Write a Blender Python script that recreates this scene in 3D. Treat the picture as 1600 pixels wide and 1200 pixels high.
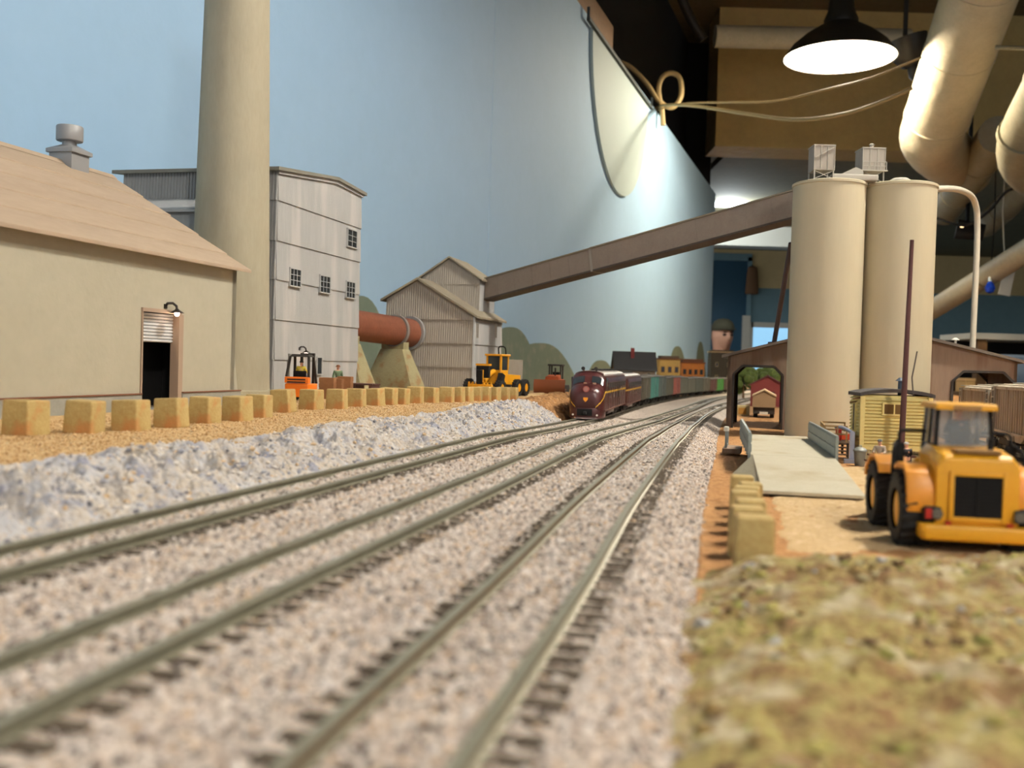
import bpy, bmesh, math, random
import numpy as np
from mathutils import Vector, Matrix

# ------------------------------------------------------------------ scene reset
for o in list(bpy.data.objects):
    bpy.data.objects.remove(o, do_unlink=True)
scene = bpy.context.scene
COL = scene.collection
MM = 0.001                       # everything below is written in millimetres
R = math.radians
rnd = random.Random(7)

# ------------------------------------------------------------------ camera
F = 1555.0                       # focal length in pixels of the 1600 px frame
PITCH = math.atan(32.5 / F)
ROLL = math.atan(0.030)
CAM = Vector((0, 0, 40))
cf = Vector((0, math.cos(PITCH), -math.sin(PITCH)))
r0 = Vector((1, 0, 0)); u0 = Vector((0, math.sin(PITCH), math.cos(PITCH)))
cr = math.cos(ROLL) * r0 + math.sin(ROLL) * u0
cu = -math.sin(ROLL) * r0 + math.cos(ROLL) * u0
cam_d = bpy.data.cameras.new('camera')
cam_o = bpy.data.objects.new('camera', cam_d)
COL.objects.link(cam_o)
m = Matrix((cr, cu, -cf)).transposed().to_4x4()
m.translation = CAM * MM
cam_o.matrix_world = m
cam_d.sensor_width = 36.0
cam_d.lens = F / 1600 * 36
cam_d.clip_start = 0.002
cam_d.clip_end = 60
cam_d.dof.use_dof = True
cam_d.dof.focus_distance = 0.72
cam_d.dof.aperture_fstop = cam_d.lens / 1.75
cam_d.dof.aperture_blades = 0
scene.camera = cam_o

# ------------------------------------------------------------------ world, exposure
w = bpy.data.worlds.new('room_ambience'); scene.world = w
w.use_nodes = True
bg = w.node_tree.nodes['Background']
bg.inputs['Color'].default_value = (0.95, 0.97, 1.0, 1)
bg.inputs['Strength'].default_value = 0.6
vs = scene.view_settings
vs.view_transform = 'Standard'; vs.look = 'None'; vs.gamma = 1.0
vs.exposure = 0.32
vs.use_curve_mapping = False
LAMP_W = 30.0                    # bulb of each pendant lamp

# ------------------------------------------------------------------ pixel <-> place
def ray(u, v):
    return cf * F + cr * (u - 800) - cu * (v - 600)
def at(u, v, Y):
    d = ray(u, v); return CAM + d * (Y / d.y)
def gp(u, v, z):
    d = ray(u, v); return CAM + d * ((z - CAM.z) / d.z)
DANG = math.atan(0.26)
class Fr:                        # a local frame standing on the layout, y along the line of tracks
    def __init__(s, o, ang=-DANG):
        s.o = Vector(o); s.a = ang
        s.ex = Vector((math.cos(ang), math.sin(ang), 0)); s.ey = Vector((-math.sin(ang), math.cos(ang), 0))
    def loc(s, p):
        d = Vector(p) - s.o; return Vector((d.dot(s.ex), d.dot(s.ey), d.z))
    def wld(s, x, y, z=0): return s.o + s.ex * x + s.ey * y + Vector((0, 0, z))
    def rx(s, u, v, x):
        d = ray(u, v); t = (x - (CAM - s.o).dot(s.ex)) / d.dot(s.ex); return s.loc(CAM + d * t)
    def ry(s, u, v, y):
        d = ray(u, v); t = (y - (CAM - s.o).dot(s.ey)) / d.dot(s.ey); return s.loc(CAM + d * t)

# ------------------------------------------------------------------ materials
MATS = {}
def lin(c):
    return tuple(((x / 255) / 12.92 if x / 255 <= 0.04045 else ((x / 255 + 0.055) / 1.055) ** 2.4) for x in c) + (1.0,)
def mat(name, col, rough=0.7, metal=0.0, col2=None, size=20.0, amt=0.5, bump=0.0, bsize=2.0, spec=0.4,
        emit=None, estr=0.0, alpha=None, stretch=None, col3=None, size3=4.0, trans=0.0, island=None):
    if name in MATS: return MATS[name]
    mt = bpy.data.materials.new(name); mt.use_nodes = True
    nt = mt.node_tree; N = nt.nodes; L = nt.links
    b = N['Principled BSDF']
    b.inputs['Roughness'].default_value = rough
    b.inputs['Metallic'].default_value = metal
    b.inputs['Specular IOR Level'].default_value = spec
    b.inputs['Base Color'].default_value = lin(col)
    co = N.new('ShaderNodeTexCoord'); mp = N.new('ShaderNodeMapping')
    L.new(co.outputs['Object'], mp.inputs['Vector'])
    if stretch: mp.inputs['Scale'].default_value = stretch
    cur = None
    if col2 is not None:
        n = N.new('ShaderNodeTexNoise'); n.inputs['Scale'].default_value = 1000 / size
        n.inputs['Detail'].default_value = 5; n.inputs['Roughness'].default_value = 1.0
        L.new(mp.outputs['Vector'], n.inputs['Vector'])
        rp = N.new('ShaderNodeValToRGB')
        rp.color_ramp.elements[0].position = 0.5 - 0.22 * (1.3 - amt); rp.color_ramp.elements[1].position = 0.5 + 0.22 * (1.3 - amt)
        rp.color_ramp.elements[0].color = lin(col); rp.color_ramp.elements[1].color = lin(col2)
        L.new(n.outputs['Fac'], rp.inputs['Fac']); cur = rp.outputs['Color']
        if col3 is not None:
            n3 = N.new('ShaderNodeTexNoise'); n3.inputs['Scale'].default_value = 1000 / size3; n3.inputs['Detail'].default_value = 4
            L.new(mp.outputs['Vector'], n3.inputs['Vector'])
            r3 = N.new('ShaderNodeValToRGB'); r3.color_ramp.elements[0].position = 0.52; r3.color_ramp.elements[1].position = 0.66
            L.new(n3.outputs['Fac'], r3.inputs['Fac'])
            mx = N.new('ShaderNodeMix'); mx.data_type = 'RGBA'
            L.new(r3.outputs['Color'], mx.inputs['Factor']); L.new(cur, mx.inputs[6]); mx.inputs[7].default_value = lin(col3)
            cur = mx.outputs[2]
    if island:                    # every loose stone its own tone
        g = N.new('ShaderNodeNewGeometry'); rp = N.new('ShaderNodeValToRGB')
        cr_ = rp.color_ramp; cr_.interpolation = 'CONSTANT'
        while len(cr_.elements) < len(island): cr_.elements.new(0.5)
        for i, (p, c) in enumerate(island):
            cr_.elements[i].position = p; cr_.elements[i].color = lin(c)
        L.new(g.outputs['Random Per Island'], rp.inputs['Fac']); cur = rp.outputs['Color']
    if cur is not None: L.new(cur, b.inputs['Base Color'])
    if bump > 0:
        n = N.new('ShaderNodeTexNoise'); n.inputs['Scale'].default_value = 1000 / bsize; n.inputs['Detail'].default_value = 4
        L.new(mp.outputs['Vector'], n.inputs['Vector'])
        bp = N.new('ShaderNodeBump'); bp.inputs['Strength'].default_value = min(1, bump); bp.inputs['Distance'].default_value = bsize * MM * 0.6
        L.new(n.outputs['Fac'], bp.inputs['Height']); L.new(bp.outputs['Normal'], b.inputs['Normal'])
    if emit: b.inputs['Emission Color'].default_value = lin(emit); b.inputs['Emission Strength'].default_value = estr
    if trans: b.inputs['Transmission Weight'].default_value = trans
    if alpha is not None: b.inputs['Alpha'].default_value = alpha
    MATS[name] = mt
    return mt

# ------------------------------------------------------------------ mesh building
class MB:
    def __init__(s): s.v = []; s.f = []
    def add(s, vs_, fs):
        b = len(s.v); s.v += [tuple(p) for p in vs_]; s.f += [tuple(i + b for i in f) for f in fs]; return s
    def box(s, x0, x1, y0, y1, z0, z1):
        return s.add([(x0,y0,z0),(x1,y0,z0),(x1,y1,z0),(x0,y1,z0),(x0,y0,z1),(x1,y0,z1),(x1,y1,z1),(x0,y1,z1)],
                     [(0,3,2,1),(4,5,6,7),(0,1,5,4),(1,2,6,5),(2,3,7,6),(3,0,4,7)])
    def taper(s, b, t):           # b, t = (x0,x1,y0,y1,z)
        return s.add([(b[0],b[2],b[4]),(b[1],b[2],b[4]),(b[1],b[3],b[4]),(b[0],b[3],b[4]),
                      (t[0],t[2],t[4]),(t[1],t[2],t[4]),(t[1],t[3],t[4]),(t[0],t[3],t[4])],
                     [(0,3,2,1),(4,5,6,7),(0,1,5,4),(1,2,6,5),(2,3,7,6),(3,0,4,7)])
    def prism(s, poly, axis, a, b):
        n = len(poly)
        def P(p, t):
            return {'x': (t, p[0], p[1]), 'y': (p[0], t, p[1]), 'z': (p[0], p[1], t)}[axis]
        return s.add([P(p, a) for p in poly] + [P(p, b) for p in poly],
                     [tuple(range(n))[::-1], tuple(range(n, 2 * n))] + [(i, (i + 1) % n, n + (i + 1) % n, n + i) for i in range(n)])
    def cyl(s, p0, p1, ra, rb=None, n=16, caps=True):
        rb = ra if rb is None else rb
        p0 = Vector(p0); p1 = Vector(p1); d = (p1 - p0).normalized()
        a = d.orthogonal().normalized(); b = d.cross(a)
        vs_ = []
        for p, r in ((p0, ra), (p1, rb)):
            for i in range(n):
                t = 2 * math.pi * i / n; vs_.append(p + (a * math.cos(t) + b * math.sin(t)) * r)
        fs = [(i, (i + 1) % n, n + (i + 1) % n, n + i) for i in range(n)]
        if caps: fs += [tuple(range(n))[::-1], tuple(range(n, 2 * n))]
        return s.add(vs_, fs)
    def tube(s, path, r, n=8):
        pts = [Vector(p) for p in path]; rs = r if isinstance(r, (list, tuple)) else [r] * len(pts)
        vs_ = []; prev = None
        for k, p in enumerate(pts):
            d = (pts[min(k + 1, len(pts) - 1)] - pts[max(k - 1, 0)]).normalized()
            a = d.orthogonal().normalized() if prev is None else (prev - d * prev.dot(d)).normalized()
            prev = a; b = d.cross(a)
            for i in range(n):
                t = 2 * math.pi * i / n; vs_.append(p + (a * math.cos(t) + b * math.sin(t)) * rs[k])
        fs = [(k * n + i, k * n + (i + 1) % n, (k + 1) * n + (i + 1) % n, (k + 1) * n + i) for k in range(len(pts) - 1) for i in range(n)]
        fs += [tuple(range(n))[::-1], tuple(range((len(pts) - 1) * n, len(pts) * n))]
        return s.add(vs_, fs)
    def lathe(s, prof, n=32, c=(0, 0, 0), axis='z', close=True):
        vs_ = []
        for r, h in prof:
            for i in range(n):
                t = 2 * math.pi * i / n; x, y = r * math.cos(t), r * math.sin(t)
                p = {'z': (x, y, h), 'x': (h, x, y), 'y': (y, h, x)}[axis]
                vs_.append((p[0] + c[0], p[1] + c[1], p[2] + c[2]))
        k = len(prof)
        fs = [(j * n + i, j * n + (i + 1) % n, (j + 1) * n + (i + 1) % n, (j + 1) * n + i) for j in range(k - 1) for i in range(n)]
        if close: fs += [tuple(range(n))[::-1], tuple(range((k - 1) * n, k * n))]
        return s.add(vs_, fs)
    def loft(s, loops, caps=True):
        n = len(loops[0]); vs_ = [p for l in loops for p in l]
        fs = [(j * n + i, j * n + (i + 1) % n, (j + 1) * n + (i + 1) % n, (j + 1) * n + i) for j in range(len(loops) - 1) for i in range(n)]
        if caps: fs += [tuple(range(n))[::-1], tuple(range((len(loops) - 1) * n, len(loops) * n))]
        return s.add(vs_, fs)
    def ball(s, c, r, n=12, k=8, sc=(1, 1, 1)):
        prof = [(max(1e-3, math.sin(math.pi * j / k)) * r, -math.cos(math.pi * j / k) * r) for j in range(k + 1)]
        b = len(s.v); s.lathe(prof, n)
        for i in range(b, len(s.v)):
            x, y, z = s.v[i]; s.v[i] = (x * sc[0] + c[0], y * sc[1] + c[1], z * sc[2] + c[2])
        return s
    def bar(s, p0, p1, wx, wz=None):
        wz = wx if wz is None else wz
        p0 = Vector(p0); p1 = Vector(p1); d = (p1 - p0).normalized()
        up = Vector((0, 0, 1)) if abs(d.z) < 0.95 else Vector((0, 1, 0))
        a = d.cross(up).normalized(); b = a.cross(d)
        q = [(-1,-1),(1,-1),(1,1),(-1,1)]
        return s.add([p + a * (i * wx / 2) + b * (j * wz / 2) for p in (p0, p1) for i, j in q],
                     [(0,3,2,1),(4,5,6,7),(0,1,5,4),(1,2,6,5),(2,3,7,6),(3,0,4,7)])
    def mesh(s, name, bevel=0.0, seg=2, smooth=38):
        me = bpy.data.meshes.new(name)
        me.from_pydata([(x * MM, y * MM, z * MM) for x, y, z in s.v], [], s.f)
        bm = bmesh.new(); bm.from_mesh(me)
        bmesh.ops.recalc_face_normals(bm, faces=bm.faces)
        if bevel:
            bmesh.ops.bevel(bm, geom=[e for e in bm.edges if len(e.link_faces) == 2 and e.calc_face_angle(0) > 0.5],
                            offset=bevel * MM, segments=seg, profile=0.6, affect='EDGES', clamp_overlap=True)
        bm.to_mesh(me); bm.free()
        if smooth:
            me.polygons.foreach_set('use_smooth', [True] * len(me.polygons))
            me.set_sharp_from_angle(angle=R(smooth))
        return me
    def build(s, name, material, parent=None, bevel=0.0, seg=2, smooth=38, label=None, kind=None):
        me = s.mesh(name, bevel, seg, smooth)
        me.materials.append(material)
        o = bpy.data.objects.new(name, me); COL.objects.link(o)
        if parent is not None: o.parent = parent
        if label: o['label'] = label
        if kind: o['kind'] = kind
        return o
def tag(o, label=None, cat=None, group=None, kind=None):
    if label: o['label'] = label
    if cat: o['category'] = cat
    if group: o['group'] = group
    if kind: o['kind'] = kind
    return o
def thing(name, label, cat, loc=(0, 0, 0), rz=0.0, group=None, kind=None):
    o = bpy.data.objects.new(name, None); COL.objects.link(o)
    o.empty_display_size = 0.01
    o.location = Vector(loc) * MM; o.rotation_euler = (0, 0, rz)
    return tag(o, label, cat, group, kind)
def copy_tree(o, parent=None):
    c = o.copy(); COL.objects.link(c)
    if parent is not None: c.parent = parent
    for ch in list(o.children): copy_tree(ch, c)
    return c
def numpy_mesh(name, V, Fq, material, parent=None, smooth=True):
    me = bpy.data.meshes.new(name)
    V = np.asarray(V, dtype=np.float32) * MM; Fq = np.asarray(Fq, dtype=np.int32)
    k = Fq.shape[1]
    me.vertices.add(len(V)); me.vertices.foreach_set('co', V.ravel())
    me.loops.add(Fq.size); me.loops.foreach_set('vertex_index', Fq.ravel())
    me.polygons.add(len(Fq)); me.polygons.foreach_set('loop_start', np.arange(0, Fq.size, k, dtype=np.int32))
    me.polygons.foreach_set('use_smooth', np.full(len(Fq), smooth))
    me.update(calc_edges=True); me.validate()
    me.materials.append(material)
    o = bpy.data.objects.new(name, me); COL.objects.link(o)
    if parent is not None: o.parent = parent
    return o
def vnoise(x, y, seed=0):
    xi = np.floor(x).astype(np.int64); yi = np.floor(y).astype(np.int64)
    fx = x - xi; fy = y - yi; fx = fx * fx * (3 - 2 * fx); fy = fy * fy * (3 - 2 * fy)
    def h(a, b):
        n = (a * 374761393 + b * 668265263 + seed * 1274126177) & 0xffffffff
        n = ((n ^ (n >> 13)) * 1103515245) & 0xffffffff; n = (n ^ (n >> 16)) & 0xffff
        return n / 65535.0
    return (h(xi, yi) * (1 - fx) + h(xi + 1, yi) * fx) * (1 - fy) + (h(xi, yi + 1) * (1 - fx) + h(xi + 1, yi + 1) * fx) * fy
def fbm(x, y, size, octv=4, seed=0, gain=0.5):
    s_ = 0; a = 1; t = 0
    for k in range(octv):
        s_ = s_ + a * (vnoise(x / size * 2 ** k, y / size * 2 ** k, seed + k * 17) - 0.5); t += a; a *= gain
    return s_ / t * 2           # about -1..1

# ------------------------------------------------------------------ lie of the land (mm)
def zrail(Y): return np.interp(Y, [0, 560, 950, 1400, 3000, 6000], [0, 0, -10, -16, -31, -45])
def spline(pts):
    P = np.array(pts, float)
    def f(Y):
        Y = np.asarray(Y, float)
        m_ = np.gradient(P[:, 1], P[:, 0])
        i = np.clip(np.searchsorted(P[:, 0], Y) - 1, 0, len(P) - 2)
        h = P[i + 1, 0] - P[i, 0]; t = (Y - P[i, 0]) / h
        inside = ((2*t**3 - 3*t**2 + 1) * P[i, 1] + (t**3 - 2*t**2 + t) * h * m_[i] + (-2*t**3 + 3*t**2) * P[i+1, 1] + (t**3 - t**2) * h * m_[i+1])
        lo = P[0, 1] + (Y - P[0, 0]) * m_[0]; hi = P[-1, 1] + (Y - P[-1, 0]) * m_[-1]
        return np.where(t < 0, lo, np.where(t > 1, hi, inside))
    return f
xL = spline([(40, -133), (188, -97), (286, -73), (666, 19), (900, 66), (1464, 182), (2160, 360), (3100, 658), (4400, 1120)])
xM = spline([(40, -76), (116, -60), (180, -46), (293, -19), (447, 16), (760, 88), (1421, 251), (2160, 440), (3100, 740), (4400, 1200)])
xR = spline([(40, -25), (99, -12.5), (188, 6.8), (289, 27), (410, 53), (619, 99), (809, 139), (1438, 290), (2160, 505), (3100, 822), (4400, 1290)])
def xB(Y): return -769 + 0.333 * Y             # the backdrop
def zsoil(Y): return np.interp(Y, [0, 400, 850, 1400, 3000, 6000], [-7, -7, -17, -19, -34, -48])
ZL = 7.0                                        # left yard

# ------------------------------------------------------------------ pendant lamps (one seen; the two others added out of view for light)
M_shade = mat('lamp_enamel_dark', (52, 48, 42), 0.45, 0.2)
M_refl = mat('lamp_enamel_white', (240, 236, 225), 0.5)
M_bulb = mat('bulb_glow', (255, 240, 210), 0.5, emit=(255, 236, 200), estr=40)
def pendant(p, label, stem=600, w=1.0, col=(1.0, 0.95, 0.875)):
    t = thing('pendant_lamp', label, 'lamp', p, 0, 'pendant lamps over the layout'); t.scale = (1.31, 1.31, 1.31)
    MB().lathe([(46, 92), (60, 84), (95, 62), (128, 34), (150, 2), (152, 0), (149, 0), (126, 32), (93, 59), (58, 80), (44, 88)], 48, close=False).build('shade', M_shade, t)
    MB().lathe([(147.5, 1), (125, 30.5), (92, 57), (57, 77), (30, 86), (0.5, 86)], 48, close=False).build('reflector', M_refl, t)
    MB().lathe([(26, 88), (44, 92), (46, 104), (36, 128), (28, 190), (24, 196)], 24).build('cap', M_shade, t)
    MB().cyl((0, 0, 190), (0, 0, 190 + stem), 9, n=12).build('stem', M_shade, t)
    MB().ball((0, 0, 76), 11, 16, 10, (1, 1, 1.0)).build('bulb', M_bulb, t)
    ld = bpy.data.lights.new('bulb_light', 'POINT'); ld.energy = LAMP_W * w; ld.color = col; ld.shadow_soft_size = 0.045
    lo = bpy.data.objects.new('bulb_light', ld); COL.objects.link(lo); lo.parent = t; lo.location = (0, 0, 0.027)
    return t
P_LAMP = at(1312, 91, 3600)
pendant(P_LAMP, 'lit pendant lamp with a dark dish shade hanging above the silos', w=1.7, col=(1.0, 0.86, 0.66))
pendant(Vector((640, 620, 960)), 'added out-of-view pendant lamp lighting the front of the layout', w=1.15)  # unseen lamp added to light the walls and ground from the right
pendant(Vector((520, -1000, 960)), 'added out-of-view pendant lamp lighting from behind the viewpoint')  # second unseen lamp, added to light the scene from behind the camera

# ------------------------------------------------------------------ the room
M_ceil = mat('ceiling_brown', (98, 84, 56), 0.9, col2=(84, 72, 48), size=600, bump=0.2, bsize=60)
M_beam = mat('beam_tan', (186, 160, 104), 0.85, col2=(170, 146, 94), size=500, bump=0.15, bsize=60)
M_black = mat('black_board', (16, 15, 14), 0.9)
M_wallup = mat('wall_cream', (222, 202, 152), 0.85, col2=(210, 190, 142), size=700)
M_blue = mat('wall_teal_blue', (124, 156, 166), 0.8, col2=(116, 148, 158), size=700)
M_door = mat('door_blue', (48, 88, 112), 0.55)
M_white = mat('white_paint', (214, 210, 196), 0.7)
M_floor = mat('floor_grey', (96, 92, 86), 0.7, col2=(84, 80, 74), size=900)
M_wood = mat('plank_wood', (132, 98, 60), 0.75, col2=(110, 80, 48), size=60, stretch=(1, 0.1, 1))
FZ = -1300
def struct(name, mb, material, label=None, **k):
    o = mb.build(name, material, **k); o['kind'] = 'structure'
    if label: o['label'] = label
    return o
struct('floor', MB().box(-2500, 7000, -2600, 9700, FZ - 40, FZ), M_floor, 'grey floor of the railway room')
struct('ceiling', MB().box(-2500, 7000, -2600, 9700, 1900, 1940), M_ceil, 'brown ceiling above the layout')
struct('trim_1', MB().box(1010, 7000, 5150, 5420, 1190, 1900), M_beam, 'tan ceiling beam behind the hanging lamp')
struct('trim_2', MB().box(1112, 7000, 5420, 9700, 1190, 1230), mat('soffit_olive', (118, 112, 86), 0.9, col2=(104, 98, 74), size=600), 'lowered olive grey ceiling beyond the tan beam')
zc = 830
struct('wall_back', MB().box(-400, 7000, 9550, 9700, FZ, zc).box(-400, 7000, 9551, 9699, zc, 1190), M_blue, 'far wall painted blue below and cream above')
o = MB().box(-400, 7000, 9540, 9552, zc, 1190).build('upper_paint', M_wallup, bpy.data.objects['wall_back'])
struct('wall_right', MB().box(6900, 7000, -2600, 9700, FZ, 1900), M_wallup, 'cream side wall on the far right')
# black board closing off the space behind the backdrop
wl = MB()
wl.loft([[(xB(Y) - 190, Y, FZ), (xB(Y) - 190, Y, 1900), (xB(Y) - 250, Y, 1900), (xB(Y) - 250, Y, FZ)] for Y in (-400, 5720)])
struct('wall_left', wl, M_black, 'black painted partition behind the sky backdrop')
MB().box(880, 1100, 5722, 5790, FZ, 1900).build('return', M_black, bpy.data.objects['wall_left'])
# door at the back
pd0 = at(1110, 500, 9500); pd1 = at(1166, 500, 9500)
dr = thing('door_1', 'dark blue door in the far wall behind the watching person', None, (pd0.x, 9520, FZ), kind='structure')
MB().box(0, pd1.x - pd0.x, 0, 30, 0, 2380).build('leaf', M_door, dr, 6)
MB().box(-30, 0, -12, 30, 0, 2420).box(pd1.x - pd0.x, pd1.x - pd0.x + 40, -12, 30, 0, 2420).box(-30, pd1.x - pd0.x + 40, -12, 30, 2380, 2450).build('frame', M_blue, dr)
# white beam and strip light
bz = at(1170, 385, 7600).z
struct('trim_3', MB().box(1380, 2500, 7560, 7760, bz, bz + 150), M_white, 'white painted beam above the blue door')
pf = at(1138, 316, 6900)
fl = thing('strip_light', 'bright white fluorescent strip light under the far ceiling', 'lamp', pf)
MB().box(-150, 190, -60, 60, 22, 70).build('housing', M_white, fl, 5)
for dx in (-28, 28):
    MB().cyl((-145, dx, 5), (150, dx, 5), 34, n=14).build('tube', mat('tube_glow', (240, 250, 255), 0.5, emit=(225, 240, 255), estr=9), fl)
MB().bar((-140, 0, 70), (-140, 0, 1190 - pf.z), 8).bar((180, 0, 70), (180, 0, 1190 - pf.z), 8).build('hanger', M_shade, fl)
ld = bpy.data.lights.new('strip_glow', 'POINT'); ld.shadow_soft_size = 0.05; ld.energy = 17; ld.color = (0.85, 0.95, 1.0)
lo = bpy.data.objects.new('strip_glow', ld); COL.objects.link(lo); lo.parent = fl; lo.location = (0, 0, -0.11)
# ducts and pipes
M_duct = mat('duct_white', (196, 186, 160), 0.55, col2=(176, 166, 140), size=180, bump=0.12, bsize=60)
M_duct2 = mat('duct_grey', (150, 144, 122), 0.6, col2=(132, 126, 104), size=180, bump=0.1, bsize=60)
def arc(pts, n=8):               # rounds the corners of a path
    pts = [Vector(p) for p in pts]; out = [pts[0]]
    for k in range(1, len(pts) - 1):
        a = pts[k] + (pts[k-1] - pts[k]) * 0.42; b = pts[k] + (pts[k+1] - pts[k]) * 0.42
        for i in range(n + 1):
            t = i / n; out.append(a * (1-t)**2 + pts[k] * 2 * t * (1-t) + b * t * t)
    return out + [pts[-1]]
p0 = at(1580, -150, 2950); p1 = at(1462, 190, 3750); p2 = p1 + Vector((520, 900, 0))
dct = thing('ceiling_duct', 'thick white wrapped duct with rounded elbow beside the hanging lamp', 'duct')
MB().tube([p0, p0 + (p1 - p0) * 0.5, p0 + (p1 - p0) * 0.8, p1], [118, 118, 118, 117], 28).build('trunk', M_duct, dct)
MB().tube(arc([p1 + (p0 - p1) * 0.02, p1 + (p1 - p0) * 0.12, p2]), 116, 28).build('elbow', M_duct, dct)
for t in (0.3, 0.62, 0.97):
    c = p0 + (p1 - p0) * t; d = (p1 - p0).normalized()
    MB().cyl(c - d * 5, c + d * 6, 120, n=28).build('band', M_duct, dct)
def duct(label, pts, r, material, n=20, nb=0):
    t = thing('ceiling_duct', label, 'duct')
    pts = [Vector(p) for p in pts]
    MB().tube(arc(pts) if len(pts) > 2 else pts, r, n).build('trunk', material, t)
    for k in range(nb):
        c = pts[0] + (pts[1] - pts[0]) * ((k + 0.7) / (nb + 0.4)); d = (pts[1] - pts[0]).normalized()
        MB().cyl(c - d * 10, c + d * 10, r * 1.05, n=n).build('band', M_duct2, t)
duct('shorter white duct at the right edge of the picture', [at(1680, 60, 2900), at(1572, 262, 3500), at(1700, 300, 4200)], 80, M_duct2, nb=2)
duct('grey duct running back behind the bent silo pipe', [at(1560, 210, 3800), at(1476, 330, 5000)], 72, M_duct2, nb=2)
duct('slanting pale pipe rising right of the silos', [at(1440, 494, 5100), at(1680, 345, 3700)], 48, M_duct, nb=1)
duct('grey duct stub right of the slanting pale pipe', [at(1650, 250, 3900), at(1540, 352, 5000)], 60, M_duct2, nb=2)
duct('horizontal white pipe under the ceiling left of the lamp', [at(1117, 57, 4700), at(1420, 63, 4700)], 52, M_duct)
duct('thin grey pipe hung at the upper right', [at(1555, 74, 3200), at(1680, 78, 3100)], 7, M_duct2, n=10)
duct('curved black pipe at the top of the dark partition', [at(1050, -40, 4650), at(1078, 30, 4650), at(1100, 62, 4650)], 22, M_shade, n=12)
duct('thin dark riser pipe on the black partition', [at(1029, -30, 5000), at(1026, 190, 5000)], 10, M_shade, n=10)
# second, unlit lamp seen edge on
p = at(1414, 62, 4000)
t = thing('flood_lamp', 'unlit dark bell lamp tilted sideways behind the lit lamp', 'lamp', p)
mb = MB().lathe([(30, 110), (42, 104), (70, 60), (84, 10), (86, 0), (82, 0), (66, 58), (38, 98), (5, 104)], 28, close=False)
b_ = mb.build('shade', M_shade, t); b_.rotation_euler = (0, R(162), 0)
b_ = MB().lathe([(20, 100), (24, 150), (12, 168)], 16).build('cap', M_shade, t); b_.rotation_euler = (0, R(162), 0)
MB().bar((0, 0, -60), (0, 0, 1900 - p.z), 14).build('hanger', M_shade, t)
# small things hung under the far ceiling on the right
p = at(1511, 358, 4600)
t = thing('spot_lamp', 'small black spot lamp with an added glowing slot right of the silos', 'lamp', p)
MB().cyl((-50, 0, 0), (60, -40, -20), 46, 38, 16).build('housing', M_black, t)
MB().box(-52, 18, -50, -44, 0, 14).build('glint', mat('glint_glow', (255, 220, 170), emit=(255, 214, 160), estr=4), t)  # emissive strip painted in for a glint on the black housing
MB().bar((0, 0, 30), (0, 0, 1190 - p.z + 800), 14).build('hanger', M_black, t)
p = at(1573, 440, 4300)
t = thing('paper_tag', 'white paper tag hanging below the slanting pale pipe', 'tag', p)
b_ = MB().box(-26, 26, -1.5, 1.5, -60, 60).build('sheet', M_white, t); b_.rotation_euler = (0, R(10), 0)
MB().tube([(-10, 0, 58), (-30, 0, 300), (-20, 0, 700)], 2.5, 6).build('string', M_white, t)
p = at(1547, 447, 4300)
t = thing('glass_bulb', 'small blue bulb with bright cap hung left of the paper tag', 'bulb', p)
MB().lathe([(4, 22), (14, 12), (22, -8), (16, -26), (3, -32)], 16).build('globe', mat('blue_glass', (30, 70, 190), 0.15), t)
MB().lathe([(9, 20), (9, 40), (5, 46)], 12).build('cap', mat('chrome', (220, 220, 215), 0.2, 1.0), t)
MB().tube([(0, 0, 44), (8, 0, 300), (0, 0, 700)], 2.5, 6).build('cord', M_black, t)
# cables
M_cable = mat('cable_cream', (176, 152, 104), 0.6)
def cable(label, px, r=7, material=None, Y=None):
    pts = [at(*p) for p in px]; P = [pts[0]]
    for k in range(len(pts) - 1):
        a, b, c, d = pts[max(0, k-1)], pts[k], pts[k+1], pts[min(len(pts)-1, k+2)]
        for i in range(1, 7):
            t = i / 6
            P.append(0.5 * ((2*b) + (c - a)*t + (2*a - 5*b + 4*c - d)*t*t + (3*b - a - 3*c + d)*t**3))
    return tag(MB().tube(P, r, 8).build('cable', material or M_cable), label, 'cable')
cable('thick cream cable sagging from the backdrop to the white duct', [(1012,182,4000),(1030,166,3900),(1080,165,3600),(1160,177,3300),(1240,187,3050),(1310,180,2900),(1370,162,2820),(1425,138,2740)], 5.5)
cable('thin cream cable running behind the thick sagging cable', [(1012,178,4000),(1060,163,3800),(1130,160,3600),(1210,158,3400),(1290,140,3300),(1360,122,3250),(1440,90,3200)], 3.5)
cable('looped cream cable at the top edge of the backdrop', [(962,95,3900),(985,105,3900),(1010,130,3900),(1030,158,3900),(1050,168,3900),(1064,150,3900),(1062,122,3900),(1048,114,3900),(1034,122,3900),(1029,142,3900),(1034,170,3900),(1036,196,3900)], 10)
cable('black cable strung between the ducts at the right', [(1440,330,4700),(1475,345,4600),(1510,352,4500),(1545,330,4300),(1572,300,4100),(1600,290,4000),(1640,262,3900)], 6, M_black)

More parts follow.
